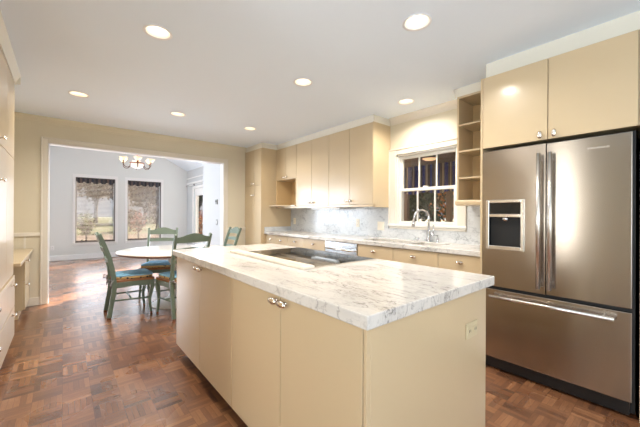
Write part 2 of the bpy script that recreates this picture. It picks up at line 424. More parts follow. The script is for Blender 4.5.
struct('wall_left', w, 'wall')
w = P().box(XL-.1, XL-.04, LY0, LY1, LZ0, LZ0+.05).box(XL-.1, XL-.04, LY0, LY1, LZ1-.05, LZ1)
for yy in (LY0, LY0+.675, LY1-.05): w.box(XL-.1, XL-.04, yy, yy+.05, LZ0, LZ1)
g = struct('window_4', w, 'white')  # unseen window, added to let kitchen daylight in from the left
struct('glass', P().box(XL-.075, XL-.069, LY0+.04, LY1-.04, LZ0+.04, LZ1-.04), 'glass', g)
NX0, NX1, NZ0, NZ1 = -.5, 2.5, .35, 2.15
w = P().box(XL, NX0, YN-.15, YN, 0, ZC).box(NX1, XR, YN-.15, YN, 0, ZC).box(NX0, NX1, YN-.15, YN, 0, NZ0).box(NX0, NX1, YN-.15, YN, NZ1, ZC)
struct('wall_near', w, 'wall')
w = P().box(XL-.1, XL-.04, NY0, NY1, NW0, NW0+.02).box(XL-.1, XL-.04, NY0, NY1, NW1-.02, NW1).box(XL-.1, XL-.04, NY0, NY0+.02, NW0, NW1).box(XL-.1, XL-.04, NY1-.02, NY1, NW0, NW1)
g = struct('window_7', w, 'white')  # unseen narrow window, added for the bright band in the refrigerator steel
struct('glass', P().box(XL-.075, XL-.069, NY0+.02, NY1-.02, NW0+.02, NW1-.02), 'glass', g)
# assumed window, added behind the viewer to carry daylight
g = struct('window_5', P().box(NX0, NX1, YN-.09, YN-.04, NZ0, NZ0+.05).box(NX0, NX1, YN-.09, YN-.04, NZ1-.05, NZ1)
           .box(NX0, NX0+.05, YN-.09, YN-.04, NZ0, NZ1).box(NX1-.05, NX1, YN-.09, YN-.04, NZ0, NZ1).box(.97, 1.03, YN-.09, YN-.04, NZ0, NZ1), 'white')
struct('glass', P().box(NX0+.05, NX1-.05, YN-.07, YN-.064, NZ0+.05, NZ1-.05), 'glass', g)

# ---- opening casing, crown, chair rail, wainscot on the far wall
c = P()
for x0, x1 in ((OX0-.062, OX0), (OX1, OX1+.062)):
    c.box(x0, x1, YF-.016, YF+.004, 0, OZ+.062, .004)
c.box(OX0, OX1, YF-.016, YF+.004, OZ, OZ+.062, .004)
c.box(OX0-.075, OX0-.055, YF-.026, YF, 0, OZ+.075, .004).box(OX1+.055, OX1+.075, YF-.026, YF, 0, OZ+.075, .004).box(OX0-.055, OX1+.055, YF-.026, YF, OZ+.055, OZ+.075, .004)
struct('trim_2', c, 'trim')
struct('trim_3', P().box(OX0-.001, OX0+.012, YF-.004, YF+.134, 0, OZ).box(OX1-.012, OX1+.001, YF-.004, YF+.134, 0, OZ).box(OX0, OX1, YF-.004, YF+.134, OZ-.012, OZ+.001), 'white')
def crown(pts_a, b, h=.085, d=.06, zt=ZC):
    return [(0, zt), (d, zt), (d, zt-.012), (d*.55, zt-h*.45), (.014, zt-h+.014), (.014, zt-h), (0, zt-h)]
pr = crown(0, 0)
struct('trim_4', P().prism([(YF-a, z) for a, z in pr], 'x', XL, 2.737), 'wall')
struct('trim_5', P().prism([(XR-a, z) for a, z in pr], 'y', 1.50, 2.56), 'trim')
struct('trim_6', P().box(XL, OX0-.075, YF-.022, YF, .925, .975, .004).box(OX1+.075, 2.73, YF-.022, YF, .925, .975, .004), 'trim')
bp = P().box(XL, OX0-.075, YF-.014, YF, 0, .11, .004).box(OX1+.075, 2.73, YF-.014, YF, 0, .11, .004)
bp.box(-.40, -.38, YF-.008, YF, .11, .925)
struct('baseboard_far', bp, 'trim')

# ---- dining room shell
DT = .15
w1x0, w1x1, w2x0, w2x1, wz0, wz1 = .24, 1.118, 1.42, 2.30, .44, 2.19
w = P()
for x0, x1 in ((DXL-.15, w1x0), (w1x1, w2x0), (w2x1, DXR+.15)): w.box(x0, x1, YD, YD+DT, 0, 2.4)
for x0, x1 in ((w1x0, w1x1), (w2x0, w2x1)): w.box(x0, x1, YD, YD+DT, 0, wz0).box(x0, x1, YD, YD+DT, wz1, 2.4)
w.prism([(DXL-.15, 2.4), (DXR+.15, 2.4), (DXR+.15, gz(DXR+.15)+.1), (RX, zr+.1), (DXL-.15, gz(DXL-.15)+.1)], 'y', YD, YD+DT)
struct('wall_dining_far', w, 'dwall')
# two doors/windows in the dining room's right wall
d1 = (7.60, 8.72); d2 = (8.86, 9.72); dz = 2.0
w = P().box(DXR, DXR+.15, 7.02, d1[0], 0, 2.7).box(DXR, DXR+.15, d1[1], d2[0], 0, 2.7).box(DXR, DXR+.15, d2[1], YD, 0, 2.7)
w.box(DXR, DXR+.15, d1[0], d1[1], 2.08, 2.7).box(DXR, DXR+.15, d2[0], d2[1], dz, 2.7)
struct('wall_dining_right', w, 'stub')
struct('wall_dining_stub', P().box(2.42, XR+.15, YF+.13, 7.02, 0, 3.1), 'stub')
w = P().box(DXL-.15, DXL, YF+.13, 7.0, 0, 2.7).box(DXL-.15, DXL, 9.6, YD, 0, 2.7).box(DXL-.15, DXL, 7.0, 9.6, 0, .5).box(DXL-.15, DXL, 7.0, 9.6, 2.2, 2.7)
struct('wall_dining_left', w, 'dwall')
g = struct('window_6', P().box(DXL-.1, DXL-.04, 7.0, 9.6, .5, .56).box(DXL-.1, DXL-.04, 7.0, 9.6, 2.14, 2.2).box(DXL-.1, DXL-.04, 7.0, 7.06, .5, 2.2)
           .box(DXL-.1, DXL-.04, 9.54, 9.6, .5, 2.2).box(DXL-.1, DXL-.04, 8.27, 8.33, .5, 2.2), 'white')
struct('glass', P().box(DXL-.075, DXL-.069, 7.05, 9.55, .55, 2.15), 'glass', g)
struct('floor_dining', P().box(DXL-.15, XL-.14, YF, YD+.15, -.12, 0), 'floor')
struct('wall_dining_near', P().prism([(DXL-.15, 2.74), (XR+.15, 2.74), (XR+.15, 3.0), (RX, zr+.1), (DXL-.15, gz(DXL)+.1)], 'y', YF, YF+.13)
       .box(DXL-.15, XL-.14, YF, YF+.13, 0, 2.75), 'dwall')
struct('ceiling_dining', P().prism([(RX, zr), (DXR+.5, gz(DXR+.5)), (DXR+.5, gz(DXR+.5)+.12), (RX, zr+.12)], 'y', YF, YD+DT)
       .prism([(RX, zr), (RX, zr+.12), (DXL-.2, gz(DXL-.2)+.12), (DXL-.2, gz(DXL-.2))], 'y', YF, YD+DT), 'ceil')
struct('baseboard_dining', P().box(DXL, DXR, YD-.016, YD, 0, .13, .004).box(DXR-.016, DXR, 9.80, YD-.016, 0, .13, .004).box(2.404, 2.42, YF+.13, 7.0, 0, .13, .004), 'white')

def dining_window(n, x0, x1):
    fr = P()
    for a, b in ((x0-.066, x0), (x1, x1+.066)): fr.box(a, b, YD-.02, YD+.002, wz0-.07, wz1+.085, .004)
    fr.box(x0, x1, YD-.02, YD+.002, wz1, wz1+.085, .004).box(x0, x1, YD-.02, YD+.002, wz0-.07, wz0, .004)
    fr.box(x0-.05, x1+.05, YD-.045, YD-.018, wz0-.02, wz0, .004)
    root = struct('window_%d' % n, fr, 'dtrim')
    s = P()
    for a, b in ((x0, x0+.012), (x1-.012, x1)): s.box(a, b, YD+.0, YD+.13, wz0, wz1)
    s.box(x0, x1, YD, YD+.13, wz1-.012, wz1).box(x0, x1, YD, YD+.13, wz0, wz0+.012)
    struct('window_jamb', s, 'darkbronze', root)
    s = P()
    for a, b in ((x0+.012, x0+.028), (x1-.028, x1-.012)): s.box(a, b, YD+.08, YD+.11, wz0+.012, wz1-.012)
    s.box(x0+.012, x1-.012, YD+.08, YD+.11, wz0+.012, wz0+.035).box(x0+.012, x1-.012, YD+.08, YD+.11, wz1-.035, wz1-.012)
    struct('sash', s, 'stub', root)
    struct('glass', P().box(x0+.03, x1-.03, YD+.092, YD+.098, wz0+.03, wz1-.03), 'glass', root)
dining_window(1, w1x0, w1x1); dining_window(2, w2x0, w2x1)
def valance(x0, x1, label):
    n = 5; pts = [(x0+.015, wz1-.014)]
    pl = []; ww = (x1-x0-.03)
    for i in range(n):
        for k in range(0, 9):
            a = k/8*PI; pl.append((x0+.015+ww*(i+k/8)/n, wz1-.10-.06*math.sin(a)))
    poly = [(x0+.015, wz1-.014)]+pl+[(x1-.015, wz1-.014)]
    # build as thin cloth of vertical quads with gentle folds
    b = P(); bm = b.b; top = []; bot = []
    q = pl
    for sgn in (0, .006):
        T = [bm.verts.new((x, YD+.03+sgn+.005*math.sin(x*70), wz1-.014)) for x, z in q]; B = [bm.verts.new((x, YD+.03+sgn+.005*math.sin(x*70), z)) for x, z in q]
        for i in range(len(q)-1):
            if q[i+1][0]-q[i][0] > 1e-5: bm.faces.new((T[i], T[i+1], B[i+1], B[i]))
    tag(b.obj('window_valance', 'valance'), label, 'valance')
valance(w1x0, w1x1, 'short scalloped patterned valance across the left dining window')
valance(w2x0, w2x1, 'short scalloped patterned valance across the right dining window')
def blind(x0, x1, label):
    t = thing('window_blind', ((x0+x1)/2, YD+.055, wz0), label, 'blind')
    b = P(); z = wz0+.07; i = 0
    while z < wz1-.12:
        b.prism([(YD+.054, z), (YD+.074, z+.009), (YD+.074, z+.0106), (YD+.054, z+.0016)], 'x', x0+.016, x1-.016); z += .036
    b.obj('slats', 'blind', t)
    P().box(x0+.016, x1-.016, YD+.05, YD+.078, wz0+.02, wz0+.04, .003).obj('bottom_rail', 'darkbronze', t)
    P().box(x0+.016, x1-.016, YD+.048, YD+.08, wz1-.05, wz1-.014, .003).obj('head_rail', 'blind', t)
    for xx in (x0+.16, x1-.16): P().tube([(xx, YD+.064, wz0+.04), (xx, YD+.064, wz1-.05)], .0012, 6).obj('cord', 'blind', t)
blind(w1x0, w1x1, 'open venetian blind with thin taupe slats in the left dining window')
blind(w2x0, w2x1, 'open venetian blind with thin taupe slats in the right dining window')

# french doors in the dining right wall
def glass_door(n, y0, y1, ztop, gz0, gz1, rail):
    fr = P()
    for a, b in ((y0-.07, y0), (y1, y1+.07)): fr.box(DXR-.02, DXR+.002, a, b, 0, ztop+.07, .004)
    fr.box(DXR-.02, DXR+.002, y0, y1, ztop, ztop+.07, .004)
    root = struct('door_%d' % n, fr, 'white')
    lf = P()
    lf.box(DXR+.03, DXR+.07, y0, y0+rail, 0, ztop, .003).box(DXR+.03, DXR+.07, y1-rail, y1, 0, ztop, .003)
    lf.box(DXR+.03, DXR+.07, y0+rail, y1-rail, 0, gz0, .003).box(DXR+.03, DXR+.07, y0+rail, y1-rail, gz1, ztop, .003)
    if n == 2: lf.box(DXR+.03, DXR+.07, 8.24, 8.44, 0, ztop, .003)
    l = struct('door_leaf', lf, 'white', root)
    struct('glass', P().box(DXR+.048, DXR+.053, y0+rail, y1-rail, gz0, gz1), 'glass', root)
    k = P().lathe([(0, 0), (.022, .002), (.028, .02), (.02, .04), (0, .046)], (DXR+.03, y0+rail/2, .95), (-1, 0, 0), 16)
    struct('door_handle', k, 'nickel', l)
glass_door(1, d2[0], d2[1], dz, .55, 1.78, .11)
glass_door(2, d1[0], d1[1], 2.08, .12, 2.0, .11)
struct('trim_7', P().box(DXR-.03, DXR, 7.05, YD, 2.16, 2.21, .006).box(DXR-.018, DXR, 7.05, YD, 2.33, 2.36, .004), 'white')
t = thing('curtain_rod', (DXR-.09, 9.3, 2.1), 'thin rod with dark finial above the dining room glass door', 'curtain rod')
P().tube([(DXR-.09, 8.4, 2.10), (DXR-.09, 9.9, 2.10)], .008, 10).obj('rod', 'white', t)
P().lathe([(0, 0), (.018, .01), (.025, .03), (.015, .05), (0, .06)], (DXR-.09, 9.42, 2.085), (0, -1, .4), 12).obj('finial', 'darkbronze', t)
for yy in (8.6, 9.8): P().box(DXR-.095, DXR, yy-.01, yy+.01, 2.09, 2.11, .003).obj('bracket', 'white', t)
t = thing('security_camera', (DXR-.03, YD-.03, 2.08), 'small white camera high in the dining room corner', 'camera')
P().box(DXR-.06, DXR-.02, YD-.06, YD-.02, 2.07, 2.13, .008, 2).obj('housing', 'white', t)
P().box(DXR-.05, DXR-.03, YD-.03, YD, 2.085, 2.10).obj('bracket', 'white', t)
P().lathe([(.012, 0), (.012, .006), (0, .006)], (DXR-.04, YD-.06, 2.1), (0, -1, 0), 16).obj('lens', 'slot', t)
t = thing('thermostat', (2.42, 6.19, 1.43), 'small grey thermostat on the white dining room wall', 'thermostat')
P().box(2.398, 2.42, 6.14, 6.24, 1.43, 1.53, .006, 2).obj('body', 'grey', t)
P().box(2.395, 2.4, 6.16, 6.22, 1.47, 1.51, .002).obj('display', 'slot', t)
t = thing('light_switch', (2.42, 6.19, 1.0), 'white switch plate below the grey thermostat', 'light switch')
P().box(2.412, 2.42, 6.15, 6.23, 1.0, 1.12, .003).obj('plate', 'grey', t)
P().box(2.406, 2.413, 6.175, 6.205, 1.03, 1.09, .002).obj('rocker', 'white', t)
def outlet(name, c, n, w, h, label, m='ivory', two=False, switch=False):
    """n: outward axis as (dx,dy)"""
    x, y, z = c; t = thing(name, (x, y, z-h/2), label, 'light switch' if switch else 'electrical outlet')
    def bx(u0, u1, z0, z1, d0, d1, b=.0015):
        if n[0]: return P().box(*sorted((x+n[0]*d0, x+n[0]*d1)), y+u0, y+u1, z+z0, z+z1, b)
        return P().box(x+u0, x+u1, *sorted((y+n[1]*d0, y+n[1]*d1)), z+z0, z+z1, b)
    bx(-w/2, w/2, -h/2, h/2, 0, .006, .002).obj('cover_plate', m, t)
    if w > h or two:
        sp_ = w/4
        for u in (-sp_, sp_):
            r = bx(u-.017, u+.017, -.017 if w > h else -.033, .017 if w > h else .033, .004, .009).obj('switch_rocker' if switch else 'socket', m, t)
            if not switch: bx(u-.009, u-.005, -.006, .006, .008, .0095, 0).obj('slot', 'slot', r); bx(u+.005, u+.009, -.006, .006, .008, .0095, 0).obj('slot', 'slot', r)
    else:
        for v in (-.021, .021):
            r = bx(-.017, .017, v-.015, v+.015, .004, .009).obj('socket', m, t)
            bx(-.008, -.005, v-.006, v+.006, .008, .0095, 0).obj('slot', 'slot', r); bx(.005, .008, v-.006, v+.006, .008, .0095, 0).obj('slot', 'slot', r)
    return t
outlet('electrical_outlet', (-.22, YD, .33), (0, -1), .07, .115, 'white outlet low on the grey wall left of the dining windows', 'white')

# ---- kitchen window
c = P()
CY0, CY1, CZ0, CZ1 = 1.535, 2.585, 1.055, 2.10
c.box(XR-.022, XR+.002, CY0, WY0, CZ0+.03, CZ1, .004).box(XR-.022, XR+.002, WY1, CY1, CZ0+.03, CZ1, .004).box(XR-.022, XR+.002, WY0, WY1, WZ1, CZ1, .004)
c.box(XR-.032, XR, CY0, CY0+.02, CZ0+.03, CZ1+.01, .004).box(XR-.032, XR, CY1-.02, CY1, CZ0+.03, CZ1+.01, .004).box(XR-.032, XR, CY0, CY1, CZ1-.008, CZ1+.014, .004)
wr = struct('window_3', c, 'trim')
struct('window_sill', P().box(XR-.035, XR+.12, CY0-.005, CY1+.005, CZ0+.03, CZ0+.062, .006), 'winwhite', wr)
struct('window_apron', P().box(XR-.016, XR, CY0+.01, CY1-.01, CZ0, CZ0+.03, .003), 'trim', wr)
struct('window_jamb', P().box(XR+.002, XR+.14, WY0, WY0+.02, WZ0, WZ1).box(XR+.002, XR+.14, WY1-.02, WY1, WZ0, WZ1).box(XR+.002, XR+.14, WY0, WY1, WZ1-.02, WZ1), 'winwhite', wr)
def sash(x, z0, z1, nm):
    a, b = WY0+.02, WY1-.02
    s = P().box(x, x+.035, a, a+.038, z0, z1, .003).box(x, x+.035, b-.038, b, z0, z1, .003).box(x, x+.035, a+.038, b-.038, z0, z0+.036, .003).box(x, x+.035, a+.038, b-.038, z1-.036, z1, .003)
    so = struct(nm, s, 'winwhite', wr)
    mu = P(); L = b-a-.076
    for k in (1, 2): mu.box(x+.008, x+.028, a+.038+L*k/3-.007, a+.038+L*k/3+.007, z0+.03, z1-.03)
    struct('muntin', mu, 'winwhite', so)
    struct('glass', P().box(x+.015, x+.02, a+.03, b-.03, z0+.03, z1-.03), 'glass', so)
sash(XR+.055, 1.545, WZ1-.02, 'upper_sash'); sash(XR+.018, WZ0, 1.581, 'lower_sash')
struct('sash_lock', P().box(XR+.015, XR+.05, 2.03, 2.09, 1.581, 1.60, .005), 'winwhite', wr)

# ------------------------------------------------------------------ knobs
def knob(parent, x, y, z, n, vertical=False):
    """oval polished knob; n = outward direction"""
    ax = Vector((n[0], n[1], 0))
    sc = (.75, 1.35)
    if n[0]: sc = (.8, 1.75) if not vertical else (1.35, .75)
    else: sc = (1.35, .75) if not vertical else (.75, 1.35)
    b = P()
    b.lathe([(.011, 0), (.011, .003), (.005, .006), (.005, .016)], (x, y, z), ax, 14)
    b.lathe([(.006, .014), (.017, .018), (.021, .025), (.015, .032), (0, .035)], (x, y, z), ax, 18, scale=sc)
    return b.obj('knob', 'nickel', parent)
def doorpan(parent, axis, face, a0, a1, z0, z1, out, kn=None, name='door', kv=False, th=.019, g=.0024, m='cab'):
    """slab front. axis 'x': faces +/-x at x=face spanning y a0..a1"""
    lo, hi = sorted((face, face-out*th))
    b = P()
    if axis == 'x': b.box(lo, hi, a0+g, a1-g, z0+g, z1-g, .0015)
    else: b.box(a0+g, a1-g, lo, hi, z0+g, z1-g, .0015)
    d = b.obj(name, m, parent)
    for k in (kn or []):
        if axis == 'x': knob(d, face, k[0], k[1], (out, 0), kv)
        else: knob(d, k[0], face, k[1], (0, out), kv)
    return d

# ------------------------------------------------------------------ island
IX0, IX1, IY0, IY1 = .737, 1.744, .642, 2.896
BX0, BX1, BY0, BY1 = .757, 1.688, .663, 2.845
t = thing('island_cabinet', ((BX0+BX1)/2, (BY0+BY1)/2, 0), 'large cream island cabinet with four slab doors under the white marble top', 'cabinet')
P().box(BX0+.02, BX1, BY0, BY1, .10, .8725, .001).obj('body', 'cab', t)
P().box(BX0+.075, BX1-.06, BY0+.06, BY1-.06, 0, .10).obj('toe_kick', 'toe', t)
ys = [2.843, 2.248, 1.70, 1.178, .679]; kz = .843
doorpan(t, 'x', BX0, ys[1], ys[0], .105, .871, -1, [(ys[1]+.035, kz)])
doorpan(t, 'x', BX0, ys[2], ys[1], .105, .871, -1, [(ys[1]-.035, kz)])
doorpan(t, 'x', BX0, ys[3], ys[2], .105, .871, -1, [(ys[3]+.035, kz)])
doorpan(t, 'x', BX0, ys[4], ys[3], .105, .871, -1, [(ys[3]-.04, kz)])
P().box(BX0+.001, BX0+.02, BY0, ys[4]-.0016, .105, .871, .001).obj('corner_stile', 'cab', t)
tag(P().box(IX0, IX1, IY0, IY1, .8725, .92, .004, 2).obj('marble_countertop', 'marble'), 'thick white veined marble slab on top of the kitchen island', 'countertop')
outlet('electrical_outlet', (1.515, BY0, .688), (0, -1), .118, .075, 'beige double outlet on the near end of the island', 'beige')

# cooktop
CX0, CX1, CKY0, CKY1 = 1.15, 1.70, 1.415, 2.33
t = thing('cooktop', ((CX0+CX1)/2, (CKY0+CKY1)/2, .92), 'black glass cooktop with steel rim set into the island top', 'cooktop')
P().box(CX0, CX1, CKY0, CKY1, .9202, .926, .002).obj('glass_surface', 'glassblack', t)
r = P(); th = .008
r.box(CX0-th, CX0, CKY0-th, CKY1+th, .9202, .927).box(CX1, CX1+th, CKY0-th, CKY1+th, .9202, .927).box(CX0, CX1, CKY0-th, CKY0, .9202, .927).box(CX0, CX1, CKY1, CKY1+th, .9202, .927)
r.obj('steel_rim', 'steelbar', t)
for x, y, rr in ((1.30, 1.62, .085), (1.54, 1.62, .105), (1.30, 2.12, .105), (1.54, 2.12, .085), (1.43, 1.87, .07)):
    b = P(); b.lathe([(rr-.004, 0), (rr-.004, .0005), (rr, .0005), (rr, 0)], (x, y, .9258), seg=40, caps=False); b.obj('burner_ring', 'ring', t)
t = thing('downdraft_vent', (1.12, 1.9, .92), 'low pale vent bar running along the cooktop edge', 'vent')
P().box(1.055, 1.138, 1.40, 2.42, .9202, .938, .003).obj('lid', 'vent', t)
P().box(1.063, 1.130, 1.41, 2.41, .9385, .9405, .0005).obj('top_plate', 'vent', t)

# ------------------------------------------------------------------ base cabinets along the window wall
BF = 2.82
bys = [(4.19, 4.90, 'two'), (3.74, 4.19, 'one'), (3.25, 3.74, 'one'), (2.09, 2.628, 'one'), (1.554, 2.09, 'one'), (1.105, 1.554, 'one')]
blab = ['cream base cabinet with two-knob drawer against the pantry side', 'cream base cabinet second from the pantry, one knob on its drawer',
        'cream base cabinet just left of the dishwasher', 'cream base cabinet just right of the dishwasher',
        'cream base cabinet under the sink faucet', 'cream base cabinet beside the refrigerator']
for (y0, y1, kd), lb in zip(bys, blab):
    t = thing('base_cabinet', ((BF+XR)/2, (y0+y1)/2, 0), lb, 'cabinet', 'base cabinets under the window counter')
    if lb.endswith('faucet') or lb.endswith('right of the dishwasher'):
        bb = P().box(BF+.021, XR-.002, y0, y0+.018, .10, .874).box(BF+.021, XR-.002, y1-.018, y1, .10, .874).box(BF+.021, XR-.002, y0, y1, .10, .118).box(BF+.021, BF+.04, y0, y1, .10, .874).box(XR-.02, XR-.002, y0, y1, .10, .874)
        bb.obj('body', 'cab', t)
    else: P().box(BF+.021, XR-.002, y0+.0005, y1-.0005, .10, .874).obj('body', 'cab', t)
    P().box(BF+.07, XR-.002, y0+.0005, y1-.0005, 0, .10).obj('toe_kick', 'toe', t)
    ym = (y0+y1)/2
    if kd == 'two':
        doorpan(t, 'x', BF, y0, y1, .715, .868, -1, [(y0+.19, .79), (y1-.19, .79)], 'drawer')
        doorpan(t, 'x', BF, y0, ym, .105, .71, -1, [(ym-.04, .66)]); doorpan(t, 'x', BF, ym, y1, .105, .71, -1, [(ym+.04, .66)])
    else:
        doorpan(t, 'x', BF, y0, y1, .715, .868, -1, [(ym, .80)], 'drawer')
        doorpan(t, 'x', BF, y0, y1, .105, .71, -1, [(y0+.05, .66)])
t = thing('dishwasher', ((BF+XR)/2, 2.939, 0), 'stainless dishwasher built in below the window counter', 'dishwasher')
P().box(BF+.02, XR-.01, 2.632, 3.246, .10, .872).obj('body', 'black', t)
d = P().box(BF-.005, BF+.02, 2.636, 3.242, .115, .79, .004).obj('door', 'dwsteel', t)
P().box(BF-.008, BF+.02, 2.636, 3.242, .795, .868, .004).obj('control_panel', 'dwsteel', t)
P().tube([(BF-.04, 2.68, .775), (BF-.04, 3.20, .775)], .011, 12).box(BF-.04, BF-.004, 2.70, 2.72, .768, .782).box(BF-.04, BF-.004, 3.16, 3.18, .768, .782).obj('handle', 'steelbar', d)
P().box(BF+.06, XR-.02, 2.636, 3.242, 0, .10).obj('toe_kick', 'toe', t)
# counter with sink cut-outs
CF = 2.795; b1 = (2.02, 2.66); b2 = (1.62, 1.965); sx0, sx1 = 2.92, 3.24
c = P().box(CF, sx0, 1.09, 4.918, .8745, .92, .003).box(sx1, XR-.001, 1.09, 4.918, .8745, .92, .003)
for y0, y1 in ((1.09, b2[0]), (b2[1], b1[0]), (b1[1], 4.918)): c.box(sx0, sx1, y0, y1, .8745, .92, 0)
tag(c.obj('marble_countertop', 'marble'), 'long white marble counter along the window wall with sink cut-outs', 'countertop')
t = thing('kitchen_sink', (3.08, 2.15, .70), 'double-bowl undermount sink below the kitchen window', 'sink')
for y0, y1 in (b1, b2):
    s = P().box(sx0+.004, sx0+.008, y0+.004, y1-.004, .71, .8743).box(sx1-.008, sx1-.004, y0+.004, y1-.004, .71, .8743).box(sx0+.004, sx1-.004, y0+.004, y0+.008, .71, .8743).box(sx0+.004, sx1-.004, y1-.008, y1-.004, .71, .8743).box(sx0+.004, sx1-.004, y0+.004, y1-.004, .70, .71)
    bo = s.obj('bowl', 'steelbar', t)
    P().lathe([(.04, 0), (.038, .003), (0, .002)], (3.08, (y0+y1)/2, .71), seg=20).obj('drain', 'chrome', bo)
# faucet
fx, fy = 3.315, 1.945
t = thing('kitchen_faucet', (fx, fy, .92), 'tall chrome gooseneck faucet standing behind the sink', 'faucet')
P().lathe([(.03, 0), (.03, .008), (.024, .014), (.022, .12), (.019, .13), (0, .13)], (fx, fy, .92), seg=20).obj('body', 'chrome', t)
pts = [(fx, fy, 1.04), (fx, fy, 1.20)]; R_ = .085; dx, dy = -.75, .66
for k in range(0, 13):
    a = PI*k/12*1.0; pts.append((fx+dx*R_*(1-math.cos(a)), fy+dy*R_*(1-math.cos(a)), 1.21+R_*math.sin(a)))
e = pts[-1]; pts.append((e[0]+dx*.004, e[1]+dy*.004, e[2]-.03))
P().tube(pts, .0125, 14).obj('spout', 'chrome', t)
e = pts[-1]; P().tube([e, (e[0]+dx*.004, e[1]+dy*.004, e[2]-.035), (e[0]+dx*.012, e[1]+dy*.012, e[2]-.085)], [.014, .019, .021], 14).obj('spray_head', 'chrome', t)
P().tube([(fx, fy-.02, 1.0), (fx, fy-.06, 1.0)], .016, 12).tube([(fx, fy-.055, 1.0), (fx-.005, fy-.062, 1.05), (fx-.01, fy-.066, 1.12)], [.008, .007, .006], 10).obj('lever', 'chrome', t)
t = thing('soap_dispenser', (3.29, 1.82, .92), 'short chrome pump dispenser right of the faucet', 'soap dispenser')
P().lathe([(.02, 0), (.02, .006), (.012, .01), (.012, .055), (.008, .06), (.008, .09), (0, .09)], (3.29, 1.82, .92), seg=16).obj('body', 'chrome', t)
P().tube([(3.29, 1.82, 1.0), (3.235, 1.83, 1.005), (3.225, 1.832, .995)], [.008, .006, .006], 10).obj('nozzle', 'chrome', t)
tag(P().lathe([(.017, 0), (.017, .035), (.012, .045), (0, .046)], (3.27, 2.06, .92), seg=16).obj('air_gap_cap', 'chrome'), 'small chrome cap on the counter left of the faucet', 'air gap')
# backsplash
b = P().box(XR-.018, XR-.0005, 2.59, 4.918, .92, 1.372).box(XR-.018, XR-.0005, 1.105, 2.59, .92, CZ0-.001).box(XR-.018, XR-.0005, 1.105, CY0-.002, CZ0, 1.334)
b.box(2.80, XR-.018, 4.902, 4.918, .92, 1.0, .002)
tag(b.obj('marble_backsplash', 'splash'), 'grey veined marble backsplash behind the counter and below the window', 'backsplash')
outlet('electrical_outlet', (XR-.018, 4.785, 1.105), (-1, 0), .075, .12, 'small ivory outlet on the backsplash by the pantry')
outlet('electrical_outlet', (XR-.018, 3.15, 1.11), (-1, 0), .07, .12, 'narrow ivory outlet on the marble backsplash under the upper cabinets')
outlet('light_switch', (XR-.018, 2.715, 1.08), (-1, 0), .115, .12, 'ivory double switch plate left of the kitchen window', two=True, switch=True)

# ------------------------------------------------------------------ upper cabinets
UF = 3.05; UZ0, UZ1 = 1.375, 2.44; UB = XR-.001
def upper(y0, y1, lb, z0=UZ0):
    t = thing('upper_cabinet', ((UF+UB)/2, (y0+y1)/2, z0), lb, 'cabinet', 'upper cabinets left of the window'); ym = (y0+y1)/2
    P().box(UF+.021, UB, y0+.0005, y1-.0005, z0, UZ1).obj('body', 'cab', t)
    return t
t = upper(2.575, 3.435, 'cream upper cabinet nearest the kitchen window, two tall doors')
doorpan(t, 'x', UF, 2.59, 3.005, UZ0, UZ1-.003, -1, [(2.965, 1.425)]); doorpan(t, 'x', UF, 3.005, 3.435, UZ0, UZ1-.003, -1, [(3.045, 1.425)])
P().box(UF, UF+.02, 2.575, 2.589, UZ0-.03, UZ1, .001).obj('end_stile', 'cab', t)
P().box(UF+.02, UF+.04, 2.575, 2.575+.004, 1.34, 1.375).box(UF+.002, UF+.022, 2.589, 3.4345, 1.34, UZ0-.002, .002).box(UF+.02, UB, 2.575, 2.59, 1.335, 1.375).obj('light_rail', 'cab', t)
t = upper(3.435, 4.275, 'cream upper cabinet between window cabinet and open niche, two tall doors')
doorpan(t, 'x', UF, 3.435, 3.85, UZ0, UZ1-.003, -1, [(3.81, 1.425)]); doorpan(t, 'x', UF, 3.85, 4.275, UZ0, UZ1-.003, -1, [(3.89, 1.425)])
P().box(UF+.002, UF+.022, 3.4355, 4.2745, 1.34, UZ0-.002, .002).obj('light_rail', 'cab', t)
t = thing('upper_cabinet', (3.22, 4.6, 1.36), 'cream upper cabinet beside the pantry with two short doors over an open niche', 'cabinet', 'upper cabinets left of the window')
P().box(UF+.021, UB, 4.2755, 4.9195, 1.855, UZ1).obj('body', 'cab', t)
doorpan(t, 'x', UF, 4.275, 4.60, 1.855, UZ1-.003, -1, [(4.56, 1.90)]); doorpan(t, 'x', UF, 4.60, 4.919, 1.855, UZ1-.003, -1, [(4.64, 1.90)])
P().box(UF, UB, 4.2755, 4.293, UZ0+.02, 1.853).box(UB-.012, UB, 4.293, 4.9195, UZ0+.02, 1.853).box(UF+.005, UB-.012, 4.902, 4.9195, UZ0+.02, 1.853).obj('niche_panel', 'cabin', t)
pl = [(UB, 4.919), (2.90, 4.919), (2.895, 4.85), (2.93, 4.72), (2.98, 4.56), (3.03, 4.42), (UF-.001, 4.30), (UB, 4.293)]
P().prism(pl, 'z', UZ0, UZ0+.019, .001).obj('niche_shelf', 'cab', t)
P().box(UF+.002, UF+.022, 4.2755, 4.9195, 1.34, UZ0-.001, .002).obj('light_rail', 'cab', t)
t = thing('glass_jar', (3.16, 4.34, UZ0+.019), 'small clear jar on the open niche shelf', 'jar')
M['jar'] = mat('frosted_jar_glass', srgb(214, 190, 150), .15, trans=.5)
P().lathe([(.022, 0), (.028, .01), (.028, .07), (.02, .08), (.02, .088)], (3.16, 4.34, UZ0+.0195), seg=18).obj('body', 'jar', t)
P().lathe([(.022, 0), (.022, .014), (0, .015)], (3.16, 4.34, UZ0+.108), seg=18).obj('lid', 'jar', t)
t = thing('under_cabinet_light', (3.2, 3.66, 1.32), 'lit white fluorescent bar under the upper cabinets', 'light')
P().box(3.13, 3.24, 3.38, 3.96, 1.335, 1.3745, .003).obj('housing', 'white', t)
P().box(3.122, 3.232, 3.39, 3.95, 1.318, 1.3345, .004).obj('diffuser', 'diff', t)
